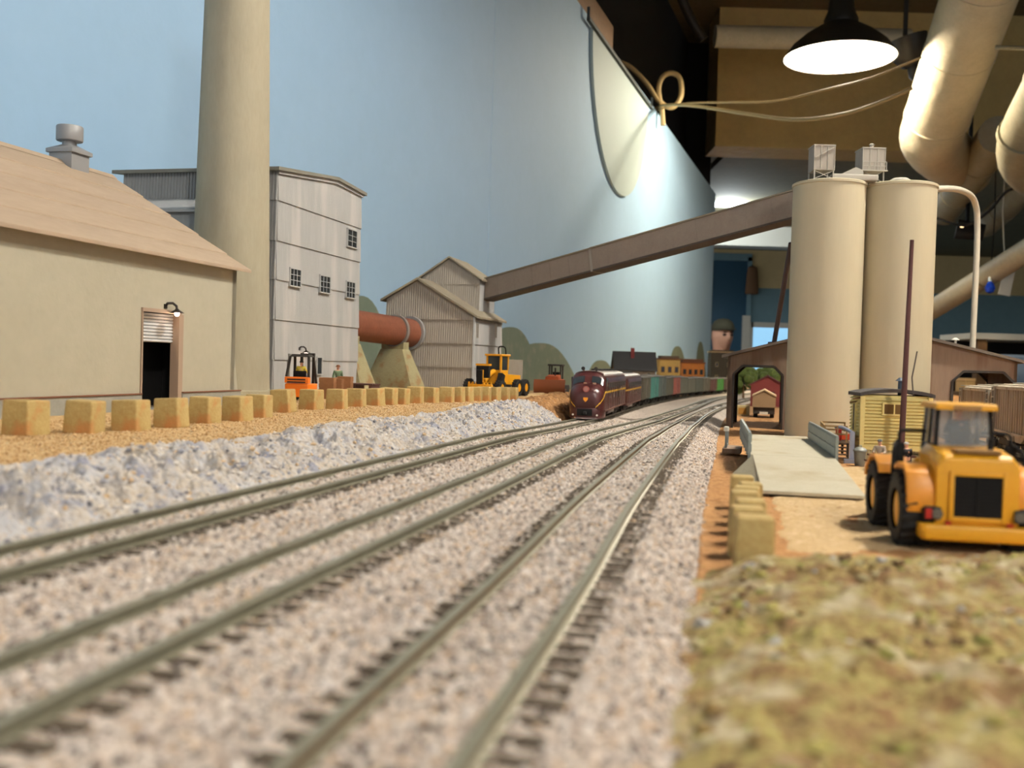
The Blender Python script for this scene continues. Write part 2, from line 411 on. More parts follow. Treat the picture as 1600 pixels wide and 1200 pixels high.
# ------------------------------------------------------------------ sky backdrop
M_sky = mat('sky_paint', (160, 194, 224), 0.75, col2=(156, 190, 219), size=400, bump=0.05, bsize=6)
bd = thing('backdrop_wall', 'pale blue painted sky backdrop behind the railway', None, (0, 0, 0), kind='structure')
def sheet(y0, y1, z0, z1, th=6, n=24):
    mb = MB(); lo = []
    for k in range(n + 1):
        Y = y0 + (y1 - y0) * k / n; X = xB(Y)
        lo.append([(X, Y, z0), (X, Y, z1), (X - th, Y, z1), (X - th, Y, z0)])
    return mb.loft(lo)
ysm = 2130
sheet(-400, ysm - 1.6, -80, 1040).build('panel', M_sky, bd)
sheet(ysm + 1.6, 4250, -80, 1040).build('panel', M_sky, bd)
sheet(4250, 5700, -80, 1040).build('panel', M_sky, bd)
MB().loft([[(xB(Y) - 6.5, Y, z) for z in (-80, 1030)] + [(xB(Y) - 12, Y, z) for z in (1030, -80)] for Y in (ysm - 30, ysm + 30)]).build('seam_batten', mat('batten_dark', (70, 76, 82), 0.8), bd)
# painted hills and trees: flat paint on the board
M_hill = mat('hill_paint', (112, 124, 112), 0.8, col2=(98, 116, 100), size=60, col3=(124, 130, 116), size3=30)
M_tree = mat('tree_paint', (104, 112, 96), 0.8, col2=(88, 100, 84), size=40)
def on_back(u, v):
    d = ray(u, v); n_ = Vector((1, -0.333, 0)); t = (-769 - CAM.x + 0.333 * CAM.y - 0) / (d.x - 0.333 * d.y)
    return CAM + d * t
def painted(name, outline, material, off):
    pts = [on_back(u, v) for u, v in outline]
    n_ = Vector((1, -0.333, 0)).normalized()
    mb = MB(); n = len(pts)
    mb.add([p + n_ * off for p in pts] + [p + n_ * (off - 1.0) for p in pts],
           [tuple(range(n)), tuple(range(n, 2*n))[::-1]] + [(i, (i+1) % n, n + (i+1) % n, n + i) for i in range(n)])
    return mb.build(name, material, bd)
def hill(c, w, top, base, k=18, sk=1.0):
    return [(c - w + 2 * w * i / k, base - (base - top) * max(0, math.cos(math.pi / 2 * abs(-1 + 2 * i / k) ** 1.35)) ** sk) for i in range(k + 1)] + [(c + w, base + 25), (c - w, base + 25)]
painted('painted_hill', hill(796, 52, 511, 606), M_hill, 1.4)
painted('painted_hill', hill(842, 64, 536, 608), M_hill, 2.2)
painted('painted_hill', hill(560, 60, 462, 600), M_hill, 1.6)
painted('painted_tree', hill(938, 26, 563, 602), M_tree, 1.6)
painted('painted_tree', hill(1058, 17, 541, 600), M_tree, 1.6)
painted('painted_tree', hill(1094, 9, 534, 600), M_tree, 2.2)
# half round board hung over the top edge
y0, y1 = 2890, 3700; yc = (y0 + y1) / 2; rr = (y1 - y0) / 2
n_ = Vector((1, -0.333, 0)).normalized()
hb = thing('half_round_board', 'half round pale board hung flat against the sky backdrop', 'board', (0, 0, 0))
ol = []
for k in range(33):
    a = math.pi * k / 32; Y = yc - rr * math.cos(a); z = 1012 - 405 * math.sin(a); ol.append(Vector((xB(Y), Y, z)))
mb = MB(); n = len(ol)
mb.add([p + n_ * 10 for p in ol] + [p + n_ * 1 for p in ol], [tuple(range(n)), tuple(range(n, 2*n))[::-1]] + [(i, (i+1) % n, n + (i+1) % n, n + i) for i in range(n)])
mb.build('panel', mat('board_pale_green', (166, 184, 184), 0.7), hb)
ya, yb = y0 - 70, y1 + 40
M_strap = mat('strap_dark', (54, 62, 62), 0.7)
MB().bar(Vector((xB(ya), ya, 1014)) + n_ * 14, Vector((xB(yb), yb, 1006)) + n_ * 14, 10, 10).build('rail', M_strap, hb)
MB().bar(Vector((xB(ya), ya, 1014)) + n_ * 14, Vector((xB(ya), ya, 1046)) + n_ * 14, 8, 8).bar(Vector((xB(yb), yb, 1006)) + n_ * 14, Vector((xB(yb), yb, 1046)) + n_ * 14, 8, 8).build('hook', M_strap, hb)
# plank resting on the backdrop top
mb = MB()
for Y, z in ((2300, 1042), (3180, 1042)): pass
lo = [[(xB(Y) - 4, Y, 1041), (xB(Y) - 4, Y, 1120), (xB(Y) - 70, Y, 1120), (xB(Y) - 70, Y, 1041)] for Y in (2300, 3190)]
tag(mb.loft(lo).build('wooden_plank', M_wood, None, 3), 'brown wooden plank lying along the backdrop top', 'plank')

# ------------------------------------------------------------------ terrain
def grid(Yr, nX, fx0, fx1, fz, name, material, label, skew=1.0):
    Y = np.repeat(np.asarray(Yr, float)[:, None], nX, 1)
    t = np.linspace(0, 1, nX)[None, :] ** skew
    X = fx0(Y) + (fx1(Y) - fx0(Y)) * t
    Z = fz(X, Y, t + 0 * Y)
    V = np.stack([X, Y, Z], -1).reshape(-1, 3)
    nr = len(Yr); i = np.arange(nr - 1)[:, None] * nX + np.arange(nX - 1)[None, :]
    Fq = np.stack([i, i + 1, i + nX + 1, i + nX], -1).reshape(-1, 4)
    o = numpy_mesh(name, V, Fq, material); o['kind'] = 'structure'; o['label'] = label
    return o
def rows(a, b, n, p=1.0): return a + (b - a) * np.linspace(0, 1, n) ** p
M_sand = mat('yard_sand', (196, 164, 116), 0.95, col2=(180, 146, 98), size=30, col3=(208, 180, 134), size3=2.2, bump=0.9, bsize=1.6)
M_rock = mat('chalk_rock', (192, 178, 158), 0.9, col2=(190, 189, 190), size=22, amt=0.8, col3=(150, 150, 160), size3=9, bump=1.0, bsize=1.2)
M_ball = mat('ballast_grit', (196, 180, 164), 0.95, col2=(218, 206, 194), size=6, amt=0.7, col3=(158, 142, 128), size3=2.0, bump=1.0, bsize=1.3)
M_soil = mat('orange_soil', (166, 118, 70), 0.95, col2=(180, 136, 86), size=60, amt=0.6, col3=(140, 94, 52), size3=3, bump=0.8, bsize=1.6)
M_tan = mat('tan_grit', (200, 172, 128), 0.95, col2=(188, 156, 108), size=40, col3=(212, 186, 144), size3=2.5, bump=0.8, bsize=1.6)
M_moss = mat('moss_knoll', (154, 140, 84), 0.95, col2=(122, 92, 58), size=18, amt=1.0, col3=(186, 172, 142), size3=12, bump=1.0, bsize=2.0)
def z_yard(X, Y, t):
    off = xL(Y) - X
    z = ZL - 2.2 * np.clip((112 - off) / 62, 0, 1)
    far = np.clip((Y - 1050) / 500, 0, 1)
    z = z * (1 - far) + (zrail(Y) - 3 + 3) * far
    mound = 6.0 * np.exp(-(((X - 48) / 46) ** 2 + ((Y - 1150) / 90) ** 2))
    return z + mound + 0.5 * fbm(X, Y, 22, 4, 3) + 0.35 * fbm(X, Y, 2.6, 2, 5)
YY = np.concatenate([rows(-60, 1000, 420)[:-1], rows(1000, 5650, 120)])
grid(YY, 220, lambda Y: xB(Y) + 0.5, lambda Y: xL(Y) - 44, lambda X, Y, t: z_yard(X, Y, t) - 4.0 * np.clip((xL(Y) - X < 76) * (74 - (xL(Y) - X)) / 8, 0, 1) * (Y < 2500), 'sand_yard', M_sand, 'sandy yard ground in front of the cement works', skew=0.6)
def z_rock(X, Y, t):
    base = (zrail(Y) - 5.0) * t + (1 - t) * z_yard(X, Y, t)
    edge = np.sin(np.pi * np.clip(t, 0, 1)) ** 0.7
    rg = 1 - np.abs(fbm(X, Y, 17, 4, 11)) * 3.2
    bulge = 4.6 * edge * (rg - 0.3) + 4.2 * edge * fbm(X + 0.6 * Y, Y, 6, 4, 23, 0.62) + 1.6 * edge
    far = 1 - 0.75 * np.clip((Y - 950) / 300, 0, 1)
    prof = z_yard(X, Y, t) + (zrail(Y) - 4.5 - z_yard(X, Y, t)) * np.clip((t - 0.30) / 0.62, 0, 1) ** 1.25
    return prof + bulge * 0.95 * far - 3.2 * (t < 0.02) - 1.5 * (t > 0.985)
rk = grid(rows(40, 884, 860), 110, lambda Y: xL(Y) - 70 + 10 * fbm(Y * 0, Y, 60, 2, 31), lambda Y: xL(Y) - 13 + 1.5 * fbm(Y * 0 + 9, Y, 25, 2, 37), z_rock, 'rock_bank', M_rock, 'chalky white and blue grey rock bank beside the tracks')
grid(np.concatenate([rows(878, 1200, 260), rows(1203, 2600, 140)]), 70, lambda Y: xL(Y) - 70 + 10 * fbm(Y * 0, Y, 60, 2, 31), lambda Y: xL(Y) - 13 + 1.5 * fbm(Y * 0 + 9, Y, 25, 2, 37), z_rock, 'dirt_bank', mat('bank_dirt', (160, 116, 70), 0.95, col2=(128, 92, 58), size=9, amt=0.8, col3=(176, 136, 90), size3=4, bump=0.8, bsize=1.6), 'brown dirt bank left of the locomotive')
rk.data.polygons.foreach_set('use_smooth', [False] * len(rk.data.polygons))
def z_ball(X, Y, t):
    d = np.minimum(np.minimum(np.abs(X - xL(Y)), np.abs(X - xM(Y))), np.abs(X - xR(Y)))
    z = zrail(Y) - 2.5 - 1.6 * np.clip((d - 16) / 12, 0, 1)
    z = z + 0.28 * (d < 7.2) - 0.3 * ((d > 9.5) & (d < 15.2))
    oR = X - xR(Y)
    z = z - (zrail(Y) - 3 - zsoil(Y)) * np.clip((oR - 17) / 14, 0, 1) * 1.05
    return z + 0.35 * fbm(X, Y, 9, 3, 41) + 0.45 * fbm(X, Y, 1.6, 2, 43)
grid(np.concatenate([rows(-40, 620, 560), rows(622, 1500, 220), rows(1510, 5000, 60)]), 260, lambda Y: xL(Y) - 17, lambda Y: xR(Y) + 33, z_ball, 'ballast_bed', M_ball, 'pinkish grey crushed stone ballast bed under the three tracks')
TABR = lambda Y: 620 + 0.3 * Y
def z_soil(X, Y, t):
    return zsoil(Y) + 0.5 * fbm(X, Y, 30, 3, 51) + 0.35 * fbm(X, Y, 2.4, 2, 53) - 1.2 * (t < 0.004)
so = grid(np.concatenate([rows(195, 900, 330), rows(905, 5650, 120)]), 240, lambda Y: xR(Y) + 26, TABR, z_soil, 'soil_yard', M_soil, 'orange brown soil ground around the silos', skew=1.5)
def z_tan(X, Y, t):
    e = np.minimum(t, 1 - t) * 8; ey = np.minimum((Y - 252) / 20, (560 - Y) / 60)
    m_ = np.clip(np.minimum(e, ey), -0.4, 1) + 0.35 * fbm(X, Y, 16, 3, 61)
    return zsoil(Y) - 1.0 + 2.0 * np.clip(m_, 0, 0.7) + 0.2 * fbm(X, Y, 2.2, 2, 63)
grid(rows(252, 560, 150), 80, lambda Y: xR(Y) + 48, lambda Y: xR(Y) + 130, z_tan, 'tan_gravel', M_tan, 'pale tan grit spread before the truck scale ramp')
def z_knoll(X, Y, t):
    o = X - xR(Y)
    crest = np.interp(Y, [20, 70, 120, 190, 222, 246], [-6, -5.5, -3.5, -0.6, -1.6, -10])
    side = np.clip((o - 24) / 22, 0, 1) ** 0.8
    z = -9 + (crest + 9 + 3.0 * np.clip((X - 90) / 60, 0, 1) * np.clip((Y - 120) / 80, 0, 1)) * side
    return z + (2.4 * fbm(X, Y, 26, 4, 71) + 3.0 * fbm(X, Y, 9, 4, 73) + 0.8 * fbm(X, Y, 2.2, 2, 75)) * (0.3 + 0.7 * side)
grid(rows(10, 246, 240), 240, lambda Y: xR(Y) + 25 + 6 * fbm(Y * 0 + 5, Y, 20, 4, 77), lambda Y: xR(Y) + 300, z_knoll, 'mossy_knoll', M_moss, 'mossy yellow green and brown knoll in the right foreground')
# bench under the scenery
bench = MB()
bench.loft([[(xB(Y) - 12, Y, -95), (xB(Y) - 12, Y, -62), (TABR(Y) + 4, Y, -62), (TABR(Y) + 4, Y, -95)] for Y in (-80, 5660)])
bo = struct('layout_bench', bench, M_wood, 'wooden bench carrying the model railway')
for Y in (100, 1900, 3700, 5500):
    for X in (xB(Y) + 60, TABR(Y) - 60):
        MB().box(X - 35, X + 35, Y - 35, Y + 35, FZ, -95).build('leg', M_wood, bo)
mb = MB().loft([[(TABR(Y) + 4, Y, -95), (TABR(Y) + 4, Y, zsoil(Y) + 0.5), (TABR(Y) - 4, Y, zsoil(Y) + 0.5), (TABR(Y) - 4, Y, -95)] for Y in (-80, 400, 850, 1400, 3000, 5660)])
mb.build('fascia', M_wood, bo)

# loose ballast stones (nobody could count them)
rng = np.random.default_rng(5)
def stones(n, ya, yb, p, smin, smax, seed):
    Y = ya + (yb - ya) * rng.random(n) ** p
    X = (xL(Y) - 16) + (xR(Y) + 31 - (xL(Y) - 16)) * rng.random(n)
    keep = np.ones(n, bool)
    for fx in (xL, xM, xR):
        keep &= np.abs(np.abs(X - fx(Y)) - 8.25) > 1.9
        dd = np.abs(X - fx(Y)); keep &= ~((dd > 9.0) & (dd < 15.2) & (rng.random(n) < 0.72))
    X, Y = X[keep], Y[keep]; n = len(X)
    Z = z_ball(X, Y, None)
    oc = np.array([(1,0,0),(-1,0,0),(0,1,0),(0,-1,0),(0,0,1),(0,0,-1)], float)
    fc = np.array([(0,2,4),(2,1,4),(1,3,4),(3,0,4),(2,0,5),(1,2,5),(3,1,5),(0,3,5)])
    s_ = smin + (smax - smin) * rng.random(n) ** 1.6
    V = oc[None] * (0.65 + 0.7 * rng.random((n, 6, 1))) * s_[:, None, None] * 0.5
    a = rng.random(n) * 6.28; c, s2 = np.cos(a)[:, None], np.sin(a)[:, None]
    b = rng.random(n) * 1.5; cb, sb = np.cos(b)[:, None], np.sin(b)[:, None]
    x, y, z = V[..., 0], V[..., 1], V[..., 2]
    y, z = y * cb - z * sb, y * sb + z * cb
    x, y = x * c - y * s2, x * s2 + y * c
    V = np.stack([x + X[:, None], y + Y[:, None], z * 0.8 + Z[:, None] + 0.15], -1)
    Fq = fc[None] + (np.arange(n) * 6)[:, None, None]
    return V.reshape(-1, 3), Fq.reshape(-1, 3)
M_stone = mat('ballast_stone', (200, 186, 170), 0.9, island=[(0, (208, 197, 184)), (0.26, (190, 174, 160)), (0.48, (224, 215, 206)), (0.66, (168, 156, 146)), (0.79, (200, 174, 144)), (0.89, (104, 95, 90))])
Va, Fa = stones(70000, 60, 420, 1.0, 0.8, 1.9, 1)
Vb, Fb = stones(42000, 420, 980, 1.0, 1.0, 2.0, 2)
so_ = numpy_mesh('ballast_stones', np.concatenate([Va, Vb]), np.concatenate([Fa, Fb + len(Va)]), M_stone, smooth=False)
tag(so_, 'loose pinkish grey ballast stones strewn over the track bed', 'gravel', kind='stuff')

def scatter(X, Y, Z, smin, smax, flat=0.8):
    n = len(X)
    oc = np.array([(1,0,0),(-1,0,0),(0,1,0),(0,-1,0),(0,0,1),(0,0,-1)], float)
    fc = np.array([(0,2,4),(2,1,4),(1,3,4),(3,0,4),(2,0,5),(1,2,5),(3,1,5),(0,3,5)])
    s_ = smin + (smax - smin) * rng.random(n) ** 2.0
    V = oc[None] * (0.5 + 0.9 * rng.random((n, 6, 1))) * s_[:, None, None] * 0.5
    a = rng.random(n) * 6.28; c, s2 = np.cos(a)[:, None], np.sin(a)[:, None]
    b = rng.random(n) * 1.5; cb, sb = np.cos(b)[:, None], np.sin(b)[:, None]
    x, y, z = V[..., 0], V[..., 1], V[..., 2]
    y, z = y * cb - z * sb, y * sb + z * cb
    x, y = x * c - y * s2, x * s2 + y * c
    V = np.stack([x + X[:, None], y + Y[:, None], z * flat + Z[:, None]], -1)
    return V.reshape(-1, 3), (fc[None] + (np.arange(n) * 6)[:, None, None]).reshape(-1, 3)
n = 9000
Y = 60 + 822 * rng.random(n) ** 0.9; x0 = xL(Y) - 70 + 10 * fbm(Y * 0, Y, 60, 2, 31); x1 = xL(Y) - 13 + 1.5 * fbm(Y * 0 + 9, Y, 25, 2, 37)
t_ = 0.16 + 0.82 * rng.random(n); X = x0 + (x1 - x0) * t_
V_, F_ = scatter(X, Y, z_rock(X, Y, t_) + 0.1, 0.6, 2.8)
o = numpy_mesh('rock_chips', V_, F_, mat('rock_chip', (200, 190, 176), 0.9, island=[(0, (212, 200, 184)), (0.25, (190, 184, 180)), (0.45, (224, 216, 206)), (0.62, (160, 160, 168)), (0.76, (204, 176, 140)), (0.9, (128, 126, 132))]), smooth=False)
tag(o, 'small chalky rock chips littering the rock bank', 'rubble', kind='stuff')
n = 52000
Y = 120 + 860 * rng.random(n); X = xL(Y) - 58 - 122 * rng.random(n) ** 1.3
V_, F_ = scatter(X, Y, z_yard(X, Y, None) + 0.05, 0.5, 1.5)
o = numpy_mesh('sand_grains', V_, F_, mat('sand_grain', (214, 172, 118), 0.95, island=[(0, (196, 162, 114)), (0.3, (178, 142, 94)), (0.55, (212, 184, 140)), (0.8, (158, 120, 76)), (0.93, (188, 168, 134))]), smooth=False)
tag(o, 'coarse orange tan sand grains covering the yard edge', 'sand', kind='stuff')

n = 5200
Y = 60 + 185 * rng.random(n); X = xR(Y) + 30 + 230 * rng.random(n)
keep = fbm(X, Y, 14, 3, 91) > -0.12; X, Y = X[keep], Y[keep]
V_, F_ = scatter(X, Y, z_knoll(X, Y, None) + 0.1, 0.8, 4.0, 0.6)
o = numpy_mesh('moss_clumps', V_, F_, mat('moss_clump', (170, 156, 96), 0.95, island=[(0, (164, 152, 86)), (0.3, (138, 114, 70)), (0.5, (182, 170, 130)), (0.66, (140, 136, 74)), (0.82, (104, 82, 54)), (0.95, (170, 166, 158))]), smooth=False)
tag(o, 'yellow green moss and dry brown tufts over the foreground knoll', 'moss', kind='stuff')

# ------------------------------------------------------------------ tracks
M_rail = mat('rail_steel', (140, 138, 120), 0.42, 0.3, col2=(120, 116, 96), size=18)
M_rust = mat('rail_rust', (112, 84, 50), 0.7, col2=(84, 64, 44), size=8)
M_tie = mat('tie_brown', (64, 54, 42), 0.9, col2=(92, 82, 68), size=5, bump=0.4, bsize=0.8)
def frame_at(fx, Y):
    dx = (float(fx(Y + 1)) - float(fx(Y - 1))) / 2
    d = Vector((dx, 1, 0)).normalized(); return Vector((float(fx(Y)), Y, float(zrail(Y)))), d
tie_me = MB().box(-14.5, 14.5, -1.35, 1.35, -1.6, 0).mesh('tie', 0.15, 1)
tie_me.materials.append(M_tie)
def track(fx, label, y_start, y_end, rusty=False):
    t = thing('railway_track', label, 'track', (0, 0, 0), 0, 'railway tracks side by side')
    Ys = np.concatenate([np.arange(y_start, 900, 12), np.arange(900, y_end, 60)])
    web = [(-0.9, 0), (-0.9, -0.7), (-0.28, -0.85), (-0.28, -1.7), (-1.15, -2.0), (-1.15, -2.2), (1.15, -2.2), (1.15, -2.0), (0.28, -1.7), (0.28, -0.85), (0.9, -0.7), (0.9, 0)]
    for sgn in (-1, 1):
        loops = []
        for Y in Ys:
            p, d = frame_at(fx, float(Y)); nrm = Vector((d.y, -d.x, 0))
            loops.append([p + nrm * (8.25 * sgn + a) + Vector((0, 0, b)) for a, b in web])
        o = MB().loft(loops).build('rail', M_rail, t)
        o.data.materials.append(M_rust)
        for pl in o.data.polygons:
            if abs(pl.normal.z) < 0.75: pl.material_index = 1 if rusty else 0
    Y = y_start; k = 0; rest = MB()
    while Y < 2600:
        p, d = frame_at(fx, Y)
        if k < 150:
            o = bpy.data.objects.new('tie', tie_me); COL.objects.link(o); o.parent = t
            o.location = (p + Vector((rnd.uniform(-.4, .4), 0, -2.1))) * MM; o.rotation_euler = (0, 0, math.atan2(-d.x, d.y) + rnd.uniform(-.02, .02))
        else:
            nrm = Vector((d.y, -d.x, 0)); c = p + Vector((0, 0, -2.9))
            rest.bar(c - nrm * 14.5, c + nrm * 14.5, 2.7, 1.6)
        Y += 6.4 * d.y; k += 1
    rest.build('far_ties', M_tie, t, kind='stuff')
    return t
track(xL, 'leftmost railway track, the one the brown locomotive stands on', 45, 4900)
track(xM, 'middle railway track between the locomotive track and the rusty one', 45, 4900)
track(xR, 'rightmost rusty railway track curving beside the stone blocks', 45, 4900, True)

# ------------------------------------------------------------------ cement works, left side
M_beige = mat('plaster_beige', (178, 172, 152), 0.85, col2=(169, 163, 143), size=120, bump=0.1, bsize=3)
M_roofb = mat('roof_tan', (172, 152, 130), 0.85, col2=(160, 140, 119), size=60, stretch=(1, 0.3, 1))
M_grey = mat('steel_grey', (172, 172, 170), 0.6, col2=(160, 160, 158), size=40, stretch=(1, 1, 0.15), col3=(184, 182, 178), size3=24)
M_dgrey = mat('steel_dark_grey', (150, 150, 148), 0.6, col2=(138, 138, 136), size=40, stretch=(1, 1, 0.2))
M_house = mat('house_siding', (158, 150, 138), 0.65, col2=(146, 138, 126), size=40, stretch=(1, 1, 0.2))
M_trim = mat('trim_grey', (138, 134, 124), 0.6)
M_hroof = mat('house_roof', (142, 132, 112), 0.75, col2=(128, 118, 100), size=30)
M_concrete = mat('concrete', (176, 168, 142), 0.9, col2=(160, 152, 126), size=20, bump=0.3, bsize=2)
M_olive = mat('concrete_olive', (156, 148, 112), 0.9, col2=(142, 134, 100), size=16, bump=0.3, bsize=2, col3=(140, 112, 76), size3=14)
M_found = mat('foundation_grey', (150, 148, 138), 0.9, col2=(138, 136, 126), size=14)
M_rustl = mat('rust_line', (112, 70, 48), 0.8)
M_glass = mat('window_glass_dark', (44, 50, 54), 0.15, spec=0.6)
M_dark = mat('dark_steel', (44, 38, 34), 0.5, 0.3)
M_wbulb = mat('wall_bulb', (255, 225, 205), emit=(255, 214, 190), estr=14)

def gooseneck(parent, x, y, z, s=1.0, w=0.0012):
    """wall lamp on a face x = const, arm swinging out to +x; z is the mounting height"""
    arm = MB().tube([(x, y - 3.4*s, z), (x + 1.5*s, y - 3.4*s, z + 1.6*s), (x + 3.4*s, y - 1.6*s, z + 1.8*s), (x + 4.6*s, y, z + 0.4*s), (x + 5*s, y, z - 2.0*s)], 0.7*s, 8).box(x, x + 0.6*s, y - 4.6*s, y - 2.2*s, z - 1.2*s, z + 1.2*s).build('wall_lamp', M_dark, parent)
    MB().lathe([(0.7*s, 0.6*s), (1.2*s, 0), (3.6*s, -1.5*s), (3.8*s, -1.7*s), (3.5*s, -1.7*s), (1.0*s, -0.3*s)], 20, (x + 5*s, y, z - 1.6*s)).build('shade', M_dark, arm)
    MB().ball((x + 5*s, y, z - 3.6*s), 1.35*s, 10, 8, (1, 1, 1.2)).build('bulb', M_wbulb, arm)
    ld = bpy.data.lights.new('wall_lamp_light', 'POINT'); ld.energy = w; ld.color = (1, 0.7, 0.5); ld.shadow_soft_size = 0.0015
    lo = bpy.data.objects.new('wall_lamp_light', ld); COL.objects.link(lo); lo.parent = arm
    lo.location = ((x + 5*s) * MM, y * MM, (z - 5.4*s) * MM)
def window_x(parent, x, y0, y1, z0, z1, nx=2, nz=3, fr=1.0, material=None):
    mm_ = material or M_trim
    MB().box(x - 1.4, x + 0.04, y0 - fr, y1 + fr, z0 - fr, z1 + fr).build('window_recess', mm_, parent) if x > 1 else None
    f = MB().box(x, x + 0.9, y0 - fr, y0, z0 - fr, z1 + fr).box(x, x + 0.9, y1, y1 + fr, z0 - fr, z1 + fr).box(x, x + 0.9, y0, y1, z1, z1 + fr).box(x, x + 1.4, y0 - fr*1.3, y1 + fr*1.3, z0 - fr, z0).build('window', mm_, parent)
    MB().box(x + 0.05, x + 0.25, y0, y1, z0, z1).build('pane', M_glass, f)
    for k in range(1, nx): yy = y0 + (y1 - y0) * k / nx; MB().box(x + 0.2, x + 0.6, yy - 0.22, yy + 0.22, z0, z1).build('muntin', mm_, f)
    for k in range(1, nz): zz = z0 + (z1 - z0) * k / nz; MB().box(x + 0.2, x + 0.55, y0, y1, zz - 0.22, zz + 0.22).build('muntin', mm_, f)
def corrugated(mb, p0, p1, z0, ztop, out, pitch=3.0, amp=0.35, lip=0.0):
    """ribbed sheet between plan points p0, p1; out = outward unit vector; ztop(t) its upper edge"""
    p0 = Vector((p0[0], p0[1], 0)); p1 = Vector((p1[0], p1[1], 0)); o = Vector((out[0], out[1], 0)); Ln = (p1 - p0).length
    n = max(1, int(Ln / pitch)); ts = []
    for k in range(n):
        for q, h in ((0, 0), (0.35, 0), (0.5, 1), (0.85, 1)): ts.append(((k + q) / n, h))
    ts.append((1.0, 0))
    b = len(mb.v); V = []
    for t, h in ts:
        p = p0.lerp(p1, t)
        V.append(p + o * (h * amp + lip) + Vector((0, 0, z0))); V.append(p + o * (h * amp) + Vector((0, 0, ztop(t))))
    for t, h in ts:
        p = p0.lerp(p1, t)
        V.append(p - o * 1.0 + Vector((0, 0, z0))); V.append(p - o * 1.0 + Vector((0, 0, ztop(t))))
    k = len(ts); fs = []
    for i in range(k - 1):
        a = 2 * i; c = 2 * (i + k)
        fs += [(a, a + 2, a + 3, a + 1), (c, c + 1, c + 3, c + 2), (a, c, c + 2, a + 2), (a + 1, a + 3, c + 3, c + 1)]
    fs += [(0, 1, 2*k + 1, 2*k), (2*k - 2, 4*k - 2, 4*k - 1, 2*k - 1)]
    return mb.add(V, fs)

# --- long beige storage hall
O1 = gp(365, 632, ZL); FB = Fr(O1)
hall = thing('storage_hall', 'long beige storage hall with tan gable roof at the left', 'building', O1, -DANG)
LH, WH, EH, RH = -430, 204, 91, 152
yd0 = FB.rx(220, 590, 0).y; yd1 = FB.rx(278, 590, 0).y; zd = FB.rx(250, 489, 0).z
MB().box(-5, 0, LH, yd0, 0, EH).box(-5, 0, yd1, 0, 0, EH).box(-5, 0, yd0, yd1, zd, EH).build('front_wall', M_beige, hall)
MB().box(-WH, -WH + 5, LH, 0, 0, EH).build('back_wall', M_beige, hall)
gab = [(0, 0), (0, EH), (-WH / 2, RH - 2), (-WH, EH), (-WH, 0)]
MB().prism(gab, 'y', -5, 0).prism([(0, 0), (6.5, 0), (0, 32)], 'x', -WH, 0).build('gable_wall', M_beige, hall)
MB().prism(gab, 'y', LH, LH + 5).build('gable_wall', M_beige, hall)
MB().box(0, 1.6, LH, yd0 - 1, 0, 9).box(0, 1.6, yd1 + 3, 6, 0, 9).build('foundation', M_found, hall)
MB().box(0, 2.1, LH, yd0 - 1, 9, 9.7).box(0, 2.1, yd1 + 3, 6, 9, 9.7).build('foundation_cap', M_rustl, hall)
MB().box(-WH, 0, LH, 0, -1, 0.3).build('slab', M_found, hall)
nst = 5
for sgn in (0, 1):
    for k in range(nst):
        a, b = k / nst, (k + 1) / nst
        def P(t):
            x = -WH/2 + (WH/2 + 7) * t; z = RH - (RH - EH + 4.2) * t
            return (x, z) if sgn == 0 else (-WH - x, z)
        (xa, za), (xb, zb) = P(a), P(min(1, b + 0.03))
        MB().prism([(xa, za), (xb, zb + 0.9), (xb, zb + 3.1), (xa, za + 2.2)], 'y', LH - 8, 7).build('roof_strip', M_roofb, hall, 0.5, 2)
MB().prism([(-WH/2 - 4, RH + 0.2), (-WH/2, RH + 3.6), (-WH/2 + 4, RH + 0.2)], 'y', LH - 8, 7.3).build('ridge_cap', M_roofb, hall)
# rolling door
sh = MB(); zt = FB.rx(250, 535, -4).z; k = 0
z = zt
while z < zd:
    sh.prism([(-4.2, z), (-3.4, z + 0.5), (-3.4, z + 1.4), (-4.2, z + 1.7)], 'y', yd0, yd1); z += 1.9
sh.build('roller_shutter', mat('shutter_white', (206, 208, 208), 0.6), hall, kind='stuff')
MB().box(-5, 0.8, yd1 - 1.0, yd1 + 3.5, 0, zd).box(-5, 0.8, yd0 - 0.8, yd0 + 0.4, 0, zd).box(-5, 1.2, yd0 - 1, yd1 + 1, zd, zd + 2.2).build('door_frame', mat('door_frame_mauve', (160, 138, 118), 0.8), hall)
MB().box(-26, -24.5, yd0 - 12, yd1 + 22, 0, zd + 8).box(-24.5, -5.2, yd0 - 12, yd0 - 10.5, 0, zd + 8).box(-24.5, -5.2, yd1 + 20.5, yd1 + 22, 0, zd + 8).box(-24.5, -5.2, yd0 - 10, yd1 + 20, zd + 6, zd + 8).build('dark_interior', M_black, hall)  # black lining paints in the darkness inside the doorway
q = FB.rx(264, 476, 0)
gooseneck(hall, 0, q.y, q.z - 1.2, 1.1, 0.0022)
# ridge ventilator
q = FB.rx(96, 246, -WH/2 - 6)
v = thing('roof_ventilator', 'round grey ventilator on the ridge of the beige hall', 'ventilator', FB.wld(-WH/2, q.y, RH + 3.2), -DANG)
M_vent = mat('vent_grey', (150, 150, 150), 0.5, 0.2)
MB().box(-8.5, 8.5, -8.5, 8.5, -7, 5).build('curb', M_vent, v)
MB().taper((-10, 10, -10, 10, 5), (-10, 10, -10, 10, 7.4)).taper((-10, 10, -10, 10, 7.4), (-3.5, 3.5, -3.5, 3.5, 11)).build('base_hood', M_vent, v)
MB().lathe([(4.6, 9.5), (4.2, 16)], 24).build('neck', M_vent, v)
MB().lathe([(5, 13.2), (8, 13.6), (8.3, 14.2), (8.3, 22.6), (7.9, 23.2), (2, 23.6)], 32).build('drum', M_vent, v)

